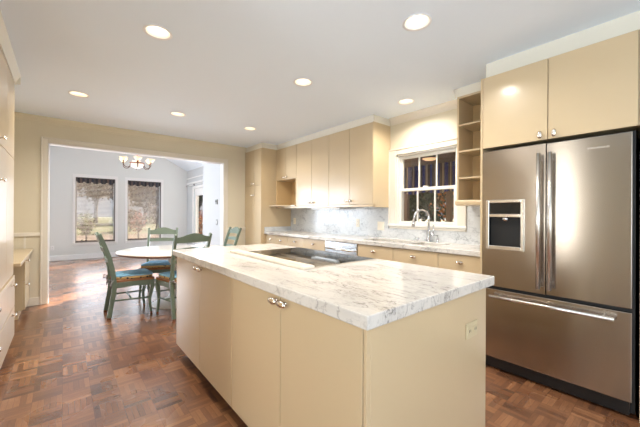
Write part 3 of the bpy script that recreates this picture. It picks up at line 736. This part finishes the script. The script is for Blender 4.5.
lamp('under_cabinet_lamp', 'AREA', (3.18-3.2, 0, 1.312-1.32), .08, (.8, .92, 1), parent=t, shape='RECTANGLE', size=.08, size_y=.5)
# crown over the uppers and pantry
def crowncap(name, x0, y0, y1, ret0, ret1, lab=None):
    p = P()
    poly = [(x0+.02, UZ1), (x0+.012, UZ1+.0005), (x0+.012, UZ1+.03), (x0+.004, ZC-.012), (x0+.004, ZC), (x0+.03, ZC)]
    return poly
uy0 = 2.575
p = P().prism(crowncap('', UF, 0, 0, 0, 0), 'y', uy0, 4.915)
p.box(UF+.02, UB, uy0, 4.919, UZ1+.0005, ZC)
struct('trim_8', p, 'crown')
PF = 2.737
p = P().prism(crowncap('', PF, 0, 0, 0, 0), 'y', 4.92, 5.515)
p.box(PF+.02, UB, 4.92, YF-.001, UZ1+.0005, ZC)
struct('trim_9', p, 'crown')
# pantry
t = thing('pantry_cabinet', (3.07, 5.245, 0), 'tall cream pantry cabinet with four doors in the far corner', 'cabinet')
P().box(PF+.02, UB, 4.921, YF-.03, .10, UZ1).obj('body', 'cab', t)
P().box(PF+.07, UB, 4.93, YF-.03, 0, .10).obj('toe_kick', 'toe', t)
for y0, y1, ky in ((4.923, 5.225, 5.185), (5.225, 5.53, 5.265)):
    doorpan(t, 'x', PF, y0, y1, 1.765, UZ1-.003, -1, [(ky, 1.80)])
    doorpan(t, 'x', PF, y0, y1, .105, 1.76, -1, [(ky, 1.585)])
P().box(PF+.001, PF+.03, 5.532, YF-.0235, 0, .92).box(PF+.001, PF+.03, 5.532, YF-.0005, .98, 2.44).obj('filler_strip', 'cab', t)

# open shelf unit
SF = 3.07; sy0, sy1 = 1.10, 1.492
t = thing('open_shelf_cabinet', (3.24, 1.3, 1.33), 'narrow cream open shelf cabinet between window and refrigerator', 'shelf cabinet')
P().box(SF, UB, sy1-.018, sy1, 1.375, UZ1).box(SF, UB, sy0, sy0+.018, 1.375, UZ1).obj('side_panel', 'cab', t)
P().box(UB-.01, UB, sy0+.018, sy1-.018, 1.39, UZ1-.02).obj('back_panel', 'cabin', t)
P().box(SF, UB, sy0+.018, sy1-.018, UZ1-.02, UZ1).obj('top_panel', 'cab', t)
for z in (2.157, 1.89, 1.62): P().box(SF+.004, UB-.01, sy0+.0185, sy1-.0185, z-.018, z, .002).obj('shelf', 'cab', t)
P().box(SF-.03, UB, sy0, sy1+.01, 1.335, 1.39, .018, 4).obj('bottom_shelf', 'cab', t)
p = P().prism(crowncap('', SF, 0, 0, 0, 0), 'y', sy0-.01, sy1+.03)
p.prism([(sy1, UZ1), (sy1+.006, UZ1), (sy1+.012, UZ1+.02), (sy1+.04, ZC-.012), (sy1+.04, ZC), (sy1, ZC)], 'x', SF+.004, UB)
p.box(SF+.02, UB, sy0, sy1, UZ1+.0005, ZC)
struct('trim_10', p, 'crown')

# ------------------------------------------------------------------ refrigerator
FF = 2.65; FY0, FY1 = .203, 1.071; FM = .638
t = thing('refrigerator_enclosure', (3.0, .63, 0), 'cream cabinet surround with two doors above the steel refrigerator', 'cabinet')
P().box(FF+.01, UB, FY1+.006, FY1+.022, 0, 2.372).obj('side_panel', 'cab', t)
P().box(FF+.004, UB, .12, .170, 0, 2.372).obj('side_panel', 'cab', t)
P().box(FF+.02, UB, .1705, FY1+.0055, 1.79, 2.372).obj('upper_box', 'cab', t)
doorpan(t, 'x', FF, .178, .629, 1.785, 2.369, -1, [(.589, 1.822)], kv=True); doorpan(t, 'x', FF, .629, FY1+.002, 1.785, 2.369, -1, [(.672, 1.822)], kv=True)
fz = 2.3725
p = P()
p.prism([(FF+.10, fz+.0005), (FF+.14, fz+.0005), (FF+.14, ZC), (FF+.112, ZC), (FF+.112, ZC-.02)], 'y', -1.0, FY1+.02)
p.box(FF+.13, UB, -1.0, FY1+.02, fz+.0005, ZC)
struct('trim_11', p, 'crown')
t = thing('tall_cabinet', (3.0, -.4, 0), 'tall cream cabinet to the right of the refrigerator', 'cabinet')
P().box(FF+.02, UB, -1.0, .118, .1, 2.372).obj('body', 'cab', t)
P().box(FF+.07, UB, -1.0, .118, 0, .1).obj('toe_kick', 'toe', t)
doorpan(t, 'x', FF, -.44, .117, .105, 2.369, -1, [(-.40, 1.1)]); doorpan(t, 'x', FF, -1.0, -.44, .105, 2.369, -1, [(-.48, 1.1)])

t = thing('refrigerator', (2.99, (FY0+FY1)/2, 0), 'stainless french-door refrigerator with ice dispenser and bottom freezer drawer', 'refrigerator')
P().box(FF+.055, XR-.06, FY0+.004, FY1-.002, .03, 1.755).obj('body', 'gasket', t)
P().box(FF+.03, FF+.056, FY0-.012, FY1-.002, .03, 1.765).obj('gasket_frame', 'gasket', t)
P().box(FF+.012, FF+.05, FY0+.01, FY1-.006, .015, .10, .004).obj('base_grille', 'black', t)
for yy in (FY0+.05, FY1-.05): P().lathe([(.02, 0), (.02, .03)], (FF+.08, yy, 0), seg=12).obj('foot', 'black', t)
# left door with the dispenser bay cut into it
dy0, dy1, dz0, dz1 = .79, 1.02, .995, 1.335
z0, z1 = .672, 1.757
bay = P()
bay.box(FF, FF+.054, FM+.003, dy0, z0, z1).box(FF, FF+.054, dy1, FY1, z0, z1).box(FF, FF+.054, dy0, dy1, z0, dz0).box(FF, FF+.054, dy0, dy1, dz1, z1)
bmesh.ops.remove_doubles(bay.b, verts=bay.b.verts[:], dist=1e-5)
ld = bay.obj('left_door', 'steel', t)
rd = P().box(FF, FF+.054, FY0, FM-.003, z0, z1, .004, 2).obj('right_door', 'steel', t)
fd = P().box(FF, FF+.054, FY0, FY1, .10, .648, .004, 2).obj('freezer_drawer', 'steel', t)
def bar(d, p0, p1, posts):
    b = P().tube([p0, p1], .0135, 16)
    b.obj('handle', 'steelbar', d)
    for q in posts: P().tube([(FF, q[1], q[2]), (FF-.045, q[1], q[2])], .009, 10).obj('handle_post', 'steelbar', d)
hx = FF-.052
bar(ld, (hx, FM+.034, .715), (hx, FM+.034, 1.685), [(0, FM+.034, .76), (0, FM+.034, 1.64)])
bar(rd, (hx, FM-.034, .715), (hx, FM-.034, 1.685), [(0, FM-.034, .76), (0, FM-.034, 1.64)])
bar(fd, (hx, .275, .600), (hx, .995, .600), [(0, .33, .6), (0, .94, .6)])
fr = P(); a0, a1, b0, b1_ = .772, 1.038, .968, 1.362; q = .022
fr.box(FF-.016, FF+.002, a0, a0+q, b0, b1_, .003).box(FF-.016, FF+.002, a1-q, a1, b0, b1_, .003).box(FF-.016, FF+.002, a0+q, a1-q, b0, b0+.03, .003).box(FF-.016, FF+.002, a0+q, a1-q, b1_-.024, b1_, .003)
fr.box(FF-.014, FF+.002, a0+q, a1-q, 1.225, 1.25, .003)
dp = fr.obj('dispenser_frame', 'steelbar', ld)
P().box(FF-.006, FF+.02, a0+q, a1-q, 1.25, b1_-.024).obj('display_panel', 'glassblack', ld)
P().box(FF+.045, FF+.05, dy0, dy1, dz0, 1.225).box(FF+.002, FF+.05, dy0, dy0+.004, dz0, 1.225).box(FF+.002, FF+.05, dy1-.004, dy1, dz0, 1.225).box(FF+.002, FF+.05, dy0, dy1, dz0, dz0+.006).obj('dispenser_recess', 'glassblack', ld)
P().box(FF+.034, FF+.042, .865, .895, 1.09, 1.17, .003).obj('water_paddle', 'nickel', ld)
P().box(FF+.034, FF+.042, .935, .965, 1.09, 1.15, .003).obj('ice_paddle', 'nickel', ld)
P().lathe([(.03, 0), (.022, -.03), (.012, -.035)], (FF+.022, .905, 1.225), seg=16).obj('ice_chute', 'chrome', ld)
# lettering
cu_ = bpy.data.curves.new('t', 'FONT'); cu_.body = 'KITCHENAID'; cu_.size = .0165; cu_.extrude = .0006; cu_.space_character = 1.12
to = bpy.data.objects.new('t', cu_); COL.objects.link(to); bpy.context.view_layer.update()
tm = bpy.data.meshes.new_from_object(to); bpy.data.objects.remove(to)
wd = max(v.co.x for v in tm.vertices)
rot = Matrix(((0, 0, -1), (-1, 0, 0), (0, 1, 0)))
for v in tm.vertices:
    u = v.co; v.co = rot @ Vector((u.x*.106/wd, u.y, u.z)) + Vector((FF-.0008, .412, 1.677)) - ORG[rd]
tm.materials.append(mat('pale_logo_letters', srgb(232, 224, 210), .4))
lo = bpy.data.objects.new('lettering', tm); COL.objects.link(lo); lo.parent = rd

# ------------------------------------------------------------------ left side tall cabinets and desk
LF = -.355; LB = XL+.001
units = [(3.10, 4.0, (3.10, 3.54, 4.0), 'tall cream cabinet at the left edge, next to the desk'), (2.20, 3.10, (2.20, 2.65, 3.10), 'second tall cream cabinet from the desk'), (1.45, 2.2, (1.45, 1.82, 2.2), 'third tall cream cabinet from the desk')]
for y0, y1, (a, m_, b), lb in units:
    t = thing('tall_cabinet', ((LF+LB)/2, (y0+y1)/2, 0), lb, 'cabinet', 'tall cabinets along the left wall')
    P().box(LB, LF-.021, y0+.0005, y1-.0005, .64, UZ1).box(LB, -.366, y0+.0005, y1-.0005, .10, .64).obj('body', 'cab', t)
    P().box(LB, -.40, y0+.0005, y1-.0005, 0, .10).obj('toe_kick', 'toe', t)
    for c0, c1, ky in ((a, m_, a+.08), (m_, b, b-.05)):
        doorpan(t, 'x', LF, c0, c1, 1.74, UZ1-.003, 1, [(ky, 1.785)] if ky == a+.08 else None)
        doorpan(t, 'x', LF, c0, c1, .665, 1.735, 1, [(ky, 1.48)] if ky == a+.08 else None)
        doorpan(t, 'x', -.345, c0, c1, .38, .64, 1, [(b-.21, .60)] if c1 == b else None, 'drawer')
        doorpan(t, 'x', -.345, c0, c1, .105, .375, 1, [(b-.2, .335)] if c1 == b else None, 'drawer')
    P().box(LF-.02, -.345, y0+.001, y1-.001, .6405, .66, .001).obj('ledge', 'cab', t)
p = P().prism([(LF, UZ1), (LF+.006, UZ1), (LF+.012, UZ1+.02), (LF+.04, ZC-.012), (LF+.04, ZC), (LF, ZC)], 'y', 1.45, 4.04)
p.prism([(4.0, UZ1), (4.006, UZ1), (4.012, UZ1+.02), (4.04, ZC-.012), (4.04, ZC), (4.0, ZC)], 'x', LB, LF+.039).box(LB, LF, 1.45, 4.0, UZ1+.0005, ZC)
struct('trim_12', p, 'crown')
t = thing('desk', (-.65, 4.78, 0), 'low built-in cream desk between the tall cabinets and the far wall', 'desk')
P().box(LB, -.305, 4.002, YF-.024, .735, .765, .003).obj('top', 'cab', t)
P().box(LB, -.361, 4.95, YF-.024, .10, .7345).obj('pedestal', 'cab', t)
P().box(LB, -.40, 4.96, YF-.024, 0, .10).obj('toe_kick', 'cab', t)
doorpan(t, 'x', -.341, 4.95, YF-.04, .44, .73, 1, [(5.02, .674)], 'drawer'); doorpan(t, 'x', -.341, 4.95, YF-.04, .105, .435, 1, [(5.02, .39)])

# ------------------------------------------------------------------ ceiling lights
LL = ['recessed ceiling light above the left end of the near island, nearest on the left', 'largest recessed ceiling light, nearest the refrigerator',
      'recessed ceiling light leftmost in the far row', 'recessed ceiling light over the middle of the island',
      'recessed ceiling light middle of the far row', 'recessed ceiling light just in front of the kitchen window', 'recessed ceiling light by the pantry, rightmost of the far row']
LL[0] = 'recessed ceiling light in the upper left, between the island and the left cabinets'
base = None
for i, (x, y) in enumerate(LIGHTS):
    if base is None:
        base = thing('ceiling_light', (0, 0, ZC), LL[0], 'ceiling light', 'recessed ceiling lights')
        P().lathe([(.081, .0), (.094, -.0025), (.094, -.006), (.080, -.006), (.076, 0)], (0, 0, ZC), seg=40, caps=False).obj('trim_ring', 'white', base)
        P().lathe([(.080, -.004), (.062, .075), (.060, .076), (.079, -.004)], (0, 0, ZC), seg=40, caps=False).obj('reflector', 'can', base)
        P().lathe([(.061, .074), (.061, .080), (0, .080)], (0, 0, ZC), seg=32).obj('lens', 'lens', base)
        lp = lamp('lamp', 'AREA', (0, 0, -.008), 10.5, (1, .925, .84), parent=base, shape='DISK', size=.13, spread=2.6)
        base.location = (x, y, ZC)
    else: dup(base, (x, y, ZC), 0, LL[i])

# ------------------------------------------------------------------ chandelier
chx, chy = 1.257, 7.9
t = thing('chandelier', (chx, chy, 2.2), 'bronze chandelier with lit alabaster shades in the dining room', 'chandelier')
P().tube([(chx, chy, 2.36), (chx, chy, gz(chx)-.02)], .011, 10).obj('rod', 'copper', t)
P().lathe([(.06, 0), (.06, -.02), (0, -.04)], (chx, chy, gz(chx)+.004), seg=20).obj('canopy', 'copper', t)
P().lathe([(.02, 0), (.15, .012), (.15, .022), (.02, .03)], (chx, chy, 2.345), seg=28).obj('hub', 'copper', t)
P().lathe([(0, 0), (.06, .012), (.11, .045), (.145, .11), (.138, .11), (.1, .05), (0, .02)], (chx, chy, 2.235), seg=32, caps=False).obj('bowl', 'bowl', t)
for k in range(6):
    a = 2*PI*k/6+.42; ca, sa = math.cos(a), math.sin(a)
    pts = []
    for j in range(15):
        th_ = PI*(.95+1.15*j/14); pts.append((chx+ca*(.225+.075*math.cos(th_)), chy+sa*(.225+.075*math.cos(th_)), 2.30+.075*math.sin(th_)+.02))
    pts = [(chx+ca*.145, chy+sa*.145, 2.355)]+pts+[(chx+ca*.30, chy+sa*.30, 2.36)]
    P().tube(pts, .007, 8).obj('arm', 'bronze', t)
    c0 = (chx+ca*.30, chy+sa*.30, 2.355)
    P().lathe([(.012, 0), (.02, .006), (.02, .024), (.012, .03)], c0, seg=14).obj('socket', 'bronze', t)
    P().lathe([(.022, .022), (.035, .035), (.05, .06), (.085, .095), (.08, .095), (.045, .062), (.02, .03)], c0, seg=24, caps=False).obj('shade', 'alab', t)
lamp('chandelier_lamp', 'POINT', (0, 0, .28), 8, (1, .82, .62), parent=t, shadow_soft_size=.15)

# ------------------------------------------------------------------ dining table
tx, ty = 1.2, 4.55
t = thing('dining_table', (tx, ty, 0), 'round white pedestal table with brown edge surrounded by green chairs', 'table')
P().lathe([(0, 0), (.70, 0), (.70, .005), (.695, .008), (0, .008)], (tx, ty, .732), seg=72).obj('tabletop', 'tabletop', t)
P().lathe([(0, 0), (.67, 0), (.70, .012), (.70, .0265), (0, .0265)], (tx, ty, .7053), seg=72).obj('tabletop_underside', 'tableedge', t)
P().lathe([(.30, 0), (.30, .012), (.22, .035), (.10, .09), (.06, .18), (.05, .38), (.06, .52), (.12, .64), (.22, .705)], (tx, ty, 0), seg=48).obj('pedestal', 'white', t)

# ------------------------------------------------------------------ chairs (built facing +x at the origin)
def build_chair():
    r = thing('dining_chair', (0, 0, 0), '', 'chair', 'ladder-back chairs around the dining table')
    W2 = .205
    def post(s):
        pts = [(-.225, s*.185, .02), (-.205, s*.188, .15), (-.180, s*.19, .30), (-.178, s*.19, .42), (-.19, s*.192, .55), (-.225, s*.198, .72), (-.275, s*.203, .87), (-.325, s*.207, 1.0)]
        o = P().tube(pts, [1, 1, 1.05, 1.1, 1, .95, .9, .85], sq=(.034, .046)).obj('back_post', 'green', r)
        P().tube([(-.228, s*.185, 0), (-.225, s*.185, .022)], [.9, 1], sq=(.034, .046)).obj('foot_tip', 'foot', o)
    for s in (-1, 1): post(s)
    def fleg(s):
        pts = [(.205, s*.215, .02), (.195, s*.21, .09), (.19, s*.205, .18), (.205, s*.205, .27), (.222, s*.21, .35), (.215, s*.205, .42)]
        o = P().tube(pts, [.62, .62, .72, .88, 1.05, 1.0], sq=(.044, .044)).obj('front_leg', 'green', r)
        P().tube([(.207, s*.216, 0), (.205, s*.215, .022)], [.6, .62], sq=(.044, .044)).obj('foot_tip', 'foot', o)
    for s in (-1, 1): fleg(s)
    rl = P()
    for s in (-1, 1): rl.tube([(-.17, s*.19, .385), (.02, s*.20, .392), (.21, s*.205, .385)], [1, .9, 1], sq=(.024, .062))
    rl.tube([(.212, -.19, .385), (.215, 0, .393), (.212, .19, .385)], [1, .9, 1], sq=(.024, .062)).tube([(-.172, -.18, .385), (-.172, .18, .385)], 1, sq=(.024, .055))
    rl.obj('seat_rail', 'green', r)
    P().prism([(-.185, -.175), (.235, -.225), (.245, -.2), (.245, .2), (.235, .225), (-.185, .175)], 'z', .416, .446, .005).obj('seat', 'rush', r)
    st = P()
    for s, z in ((-1, .20), (1, .20)): st.tube([(-.195, s*.187, z+.012), (.192, s*.207, z)], .010, 8)
    st.tube([(0, -.197, .206), (0, .197, .206)], .010, 8)
    st.tube([(.2, -.2, .27), (.2, .2, .27)], .009, 8)
    st.obj('stretcher', 'green', r)
    # crested top rail and lower slat, curved and following the recline
    def slat(z0, z1, crest, x_at):
        b = P(); bm = b.b; n = 16; rows = []
        for i in range(n+1):
            y = -.197+.394*i/n; u = (i/n-.5)*2
            zt = z1+crest*(math.cos(min(1, abs(u)*1.12)*PI)*.5+.5)**.8
            bow = -.018*(1-u*u)
            row = []
            for (z, off) in ((z0, 0), (zt, 0), (zt, .016), (z0, .016)):
                row.append(bm.verts.new((x_at(z)+bow+off-.008, y, z)))
            rows.append(row)
        for A, B in zip(rows, rows[1:]):
            for k in range(4): bm.faces.new((A[k], A[(k+1) % 4], B[(k+1) % 4], B[k]))
        bm.faces.new(rows[0]); bm.faces.new(rows[-1]); bmesh.ops.recalc_face_normals(bm, faces=bm.faces[:])
        return b
    xa = lambda z: -.19-(z-.55)*.30 if z > .55 else -.185
    slat(.90, .965, .045, xa).obj('top_rail', 'green', r)
    slat(.79, .835, .008, xa).obj('back_slat', 'green', r)
    slat(.66, .70, .008, xa).obj('back_slat', 'green', r)
    return r
def build_cushion():
    r = thing('seat_cushion', (0, 0, .446), '', 'cushion', 'tie-on cushions on the dining chairs')
    b = P(); t_ = bmesh.new()
    pl = [(-.16, -.165), (.232, -.215), (.232, .215), (-.16, .165)]
    def ringat(s, z):
        out = []
        for i in range(4):
            p0, p1 = Vector(pl[i]), Vector(pl[(i+1) % 4])
            for k in range(6):
                q = p0.lerp(p1, k/6); c = Vector((.036, 0)); d = q-c
                corner = min((q-Vector(v)).length for v in pl); rr = 1-.08*max(0, 1-corner/.07)
                out.append((c.x+d.x*s*rr, c.y+d.y*s*rr, z))
        return out
    def loft(levels):
        t_ = bmesh.new(); rings = [[t_.verts.new(c) for c in ringat(s, z)] for s, z in levels]
        for A, B in zip(rings, rings[1:]):
            for i in range(24):
                f = t_.faces.new((A[i], A[(i+1) % 24], B[(i+1) % 24], B[i])); f.smooth = True
        t_.faces.new(rings[0]); t_.faces.new(rings[-1]); bmesh.ops.recalc_face_normals(t_, faces=t_.faces[:])
        o = P(); o._merge(t_); return o
    lo_ = loft([(.95, .4465), (1.0, .455), (1.01, .478)]); lo_.obj('border', 'border', r)
    loft([(1.01, .4782), (1.0, .489), (.9, .499), (.6, .506)]).obj('top_cover', 'blue', r)
    for s in (-1, 1):
        P().tube([(-.155, s*.16, .462), (-.19, s*.222, .455), (-.212, s*.20, .452), (-.215, s*.17, .44), (-.212, s*.165, .38), (-.222, s*.16, .34)], [.006, .006, .007, .01, .007, .004], 6).tube([(-.212, s*.19, .452), (-.245, s*.20, .47), (-.25, s*.18, .43), (-.215, s*.18, .445)], [.006, .008, .008, .005], 6).tube([(-.19, s*.222, .455), (-.215, s*.232, .41), (-.205, s*.235, .36)], [.006, .007, .004], 6).obj('tie', 'tie', r)
    return r
ch = build_chair(); cs = build_cushion()
CH = [((.635, 4.478, 0), 0.0, 'green ladder-back chair at the left side of the round table, seen side-on', 'blue patterned cushion on the leftmost green chair', ''),
      ((1.125, 5.17, 0), math.atan2(-.92, -.39), 'green ladder-back chair behind the table in front of the dining windows', 'blue cushion on the chair behind the table', ''),
      ((1.135, 4.02, 0), math.atan2(.99, -.12), 'green ladder-back chair with its back to the near corner of the island', 'patterned cushion on the chair nearest the island corner', ''),
      ((1.97, 5.02, 0), PI, 'green ladder-back chair at the right side of the table, back to the pantry', 'cushion on the chair beside the pantry, hidden behind the island', '')]
for i, (loc, rz, lb, lc, _) in enumerate(CH):
    if i == 0:
        ch.location = loc; ch['label'] = lb; cs.location = (loc[0], loc[1], cs.location.z); cs['label'] = lc
    else:
        dup(ch, loc, rz, lb); dup(cs, (loc[0], loc[1], .446), rz, lc)

# ------------------------------------------------------------------ outdoors
struct('floor_outdoors', P().box(-60, 90, YD+.16, 140, -.45, -.35).box(XR+.16, 90, -40, YD+.16, -.45, -.35).box(-60, -1.5, -40, YD+.16, -.45, -.35).box(-1.5, XR+.16, -40, YN-.2, -.45, -.35), 'lawn')
def branchy(b, p, d, L, r, depth):
    q = p+d*L; b.tube([p, (p+q)/2+Vector((random.uniform(-.04, .04), random.uniform(-.04, .04), 0))*L, q], [r, r*.8, r*.6], 5)
    ends = [q]
    if depth > 0:
        for k in range(3 if depth > 1 else 4):
            nd = (d+Vector((random.uniform(-.8, .8), random.uniform(-.8, .8), random.uniform(-.15, .5)))).normalized()
            ends += branchy(b, p.lerp(q, random.uniform(.55, 1)), nd, L*random.uniform(.55, .8), r*.5, depth-1)
    return ends
def tree(x, y, h, r, leaf, label, cat='tree', n=1600, trunk_h=.3, lsize=.16, name='tree', spread=1.0, zlow=.25):
    g0 = -.35
    t = thing(name, (x, y, g0), label, cat, None)
    b = P(); ends = branchy(b, Vector((x, y, g0-.05)), Vector((.03, 0, 1)).normalized(), h*trunk_h+.4, max(.05, h*.028), 3)
    # the main limbs
    top = Vector((x, y, g0+h*trunk_h))
    for k in range(7):
        a = k*2.4; d = Vector((math.cos(a)*.6, math.sin(a)*.6, 1)).normalized()
        branchy(b, top, d, h*.28, h*.012, 2)
    b.obj('trunk', 'bark', t)
    f = P(); bm = f.b
    for i in range(n):
        while True:
            v = Vector((random.uniform(-1, 1), random.uniform(-1, 1), random.uniform(-1, 1)))
            if .1 < v.length < 1: break
        v = v*(.75+.3*math.sin(v.x*7)*math.sin(v.y*6+1)*math.sin(v.z*8))
        c = Vector((x+v.x*r, y+v.y*r, g0+h*(zlow+(1-zlow)/2)+v.z*h*(1-zlow)/2))
        s = lsize*random.uniform(.5, 1.2); n1 = Vector((random.gauss(0, 1), random.gauss(0, 1), random.gauss(0, 1))).normalized(); n2 = n1.orthogonal().normalized(); n3 = n1.cross(n2)
        bm.faces.new([bm.verts.new(c+n2*s), bm.verts.new(c+n3*s*.55), bm.verts.new(c-n2*s), bm.verts.new(c-n3*s*.55)])
    f.obj('foliage', leaf, t)
for x_, y_, h_, r_, lf, lb in (
    (3.9, 60, 12, 3.3, 'leaf_brown', 'bare-looking tree with dark trunk on the lawn beyond the left dining window'),
    (-.5, 68, 12, 4.2, 'leaf_brown', 'distant brown tree at the far left of the left dining window'),
    (7.2, 67, 13, 3.6, 'leaf_brown', 'distant brown tree between the two dining windows'),
    (10.4, 58, 8, 2.9, 'leaf_brown', 'broad reddish brown tree seen in the middle of the right dining window'),
    (15.2, 54, 10, 3.0, 'leaf_dark', 'dark tree at the right side of the right dining window'),
    (20.5, 62, 11, 4.0, 'leaf_dark', 'distant dark tree beyond the dining room glass door')):
    tree(x_, y_, h_, r_, lf, lb, n=2600, lsize=.26, trunk_h=.27, zlow=.2)
tree(6.9, 33, 3.0, 1.5, 'leaf_brown', 'reddish brown bush in the right dining window', 'shrub', n=1300, lsize=.10, name='shrub', trunk_h=.2, zlow=.03)
tree(4.3, 30, 2.2, 1.0, 'leaf_brown', 'low brown bush at the right of the left dining window', 'shrub', n=900, lsize=.09, name='shrub', trunk_h=.2, zlow=.03)
tree(3.6, 22, 1.9, .6, 'leaf_pink', 'pinkish red shrub low in the right dining window', 'shrub', n=700, lsize=.06, name='shrub', trunk_h=.2, zlow=.05)
tree(5.2, 21, 1.5, .9, 'leaf_green', 'olive green shrub low in the right dining window', 'shrub', n=800, lsize=.07, name='shrub', trunk_h=.2, zlow=.05)
tree(.9, 20, 1.9, .55, 'leaf_green', 'olive green shrub close outside the left dining window', 'shrub', n=700, lsize=.06, name='shrub', trunk_h=.2, zlow=.05)
tree(5.3, 15.3, 2.0, .8, 'leaf_orange', 'orange shrub outside the dining room glass door', 'shrub', n=800, lsize=.06, name='shrub', trunk_h=.2, zlow=.05)
struct('floor_garden_bed', P().box(-12, 26, 11.5, 27, -.35, -.33), 'bed')
# porch outside the kitchen window
M['curtain'].node_tree.nodes['Principled BSDF'].inputs['Roughness'].default_value = .8
struct('ceiling_porch', P().box(XR+.16, 6.6, -1.0, 7.2, 2.42, 2.50), 'taupe')
struct('floor_porch', P().box(XR+.16, 6.5, -1.0, 7.2, -.2, -.1), 'paving')
struct('trim_13', P().box(6.0, 6.14, -1.0, 7.2, 2.24, 2.42), 'taupe')
for yy, lb in ((3.10, 'dark porch post at the right of the kitchen window view'), (4.12, 'dark porch post at the left of the kitchen window view'), (5.6, 'dark porch post farthest along the porch'), (1.2, 'dark porch post nearest the refrigerator side')):
    t = thing('porch_post', (6.06, yy, -.1), lb, 'post', 'posts of the porch')
    P().box(6.02, 6.11, yy-.05, yy+.05, -.05, 2.24, .004).obj('shaft', 'taupe', t)
    P().box(6.0, 6.13, yy-.07, yy+.07, -.1, -.05, .004).obj('base', 'taupe', t)
b = P(); bm = b.b; prev = None; n = 240
for i in range(n+1):
    y = 1.3+4.2*i/n; x = 5.93+.025*math.sin(y*44)
    zb = 1.70+.02*math.sin(y*11)
    r = [bm.verts.new((x, y, 2.30)), bm.verts.new((x, y, zb)), bm.verts.new((x+.006, y, zb)), bm.verts.new((x+.006, y, 2.30))]
    if prev:
        for k in range(4): bm.faces.new((prev[k], prev[(k+1) % 4], r[(k+1) % 4], r[k]))
    prev = r
tag(b.obj('porch_curtain', 'curtain'), 'navy and taupe striped canvas valance hanging across the porch', 'curtain')
t = thing('porch_lamp', (5.0, 2.92, 2.3), 'round ceiling lamp under the porch roof outside the kitchen window', 'lamp')
P().lathe([(.05, 0), (.05, .10)], (5.0, 2.92, 2.32), seg=16).obj('stem', 'darkbronze', t)
P().lathe([(.14, 0), (.15, .02), (.15, .07), (.05, .08)], (5.0, 2.92, 2.24), seg=28).obj('housing', 'darkbronze', t)
P().lathe([(0, 0), (.09, .01), (.13, .035)], (5.0, 2.92, 2.205), seg=28).obj('shade', 'alab', t)
tree(10.8, 6.2, 6, 1.7, 'leaf_dark', 'dark evergreen beyond the porch, middle of the kitchen window', n=3000, lsize=.11, zlow=.05)
tree(13.2, 9.6, 6, 2.2, 'leaf_dark', 'dark evergreen beyond the porch, left in the kitchen window', n=3000, lsize=.13, zlow=.05)
tree(8.9, 3.95, 4.0, 1.2, 'leaf_orange', 'orange brown tree beyond the porch, right in the kitchen window', n=1300, lsize=.07, zlow=.05)
tree(18.0, 12.0, 7.5, 2.6, 'leaf_dark', 'tall dark evergreen farthest behind the porch', n=2600, lsize=.17, zlow=.03)
tree(17.4, 6.7, 7.5, 2.6, 'leaf_dark', 'tall dark evergreen behind the orange tree beyond the porch', n=2600, lsize=.17, zlow=.03)
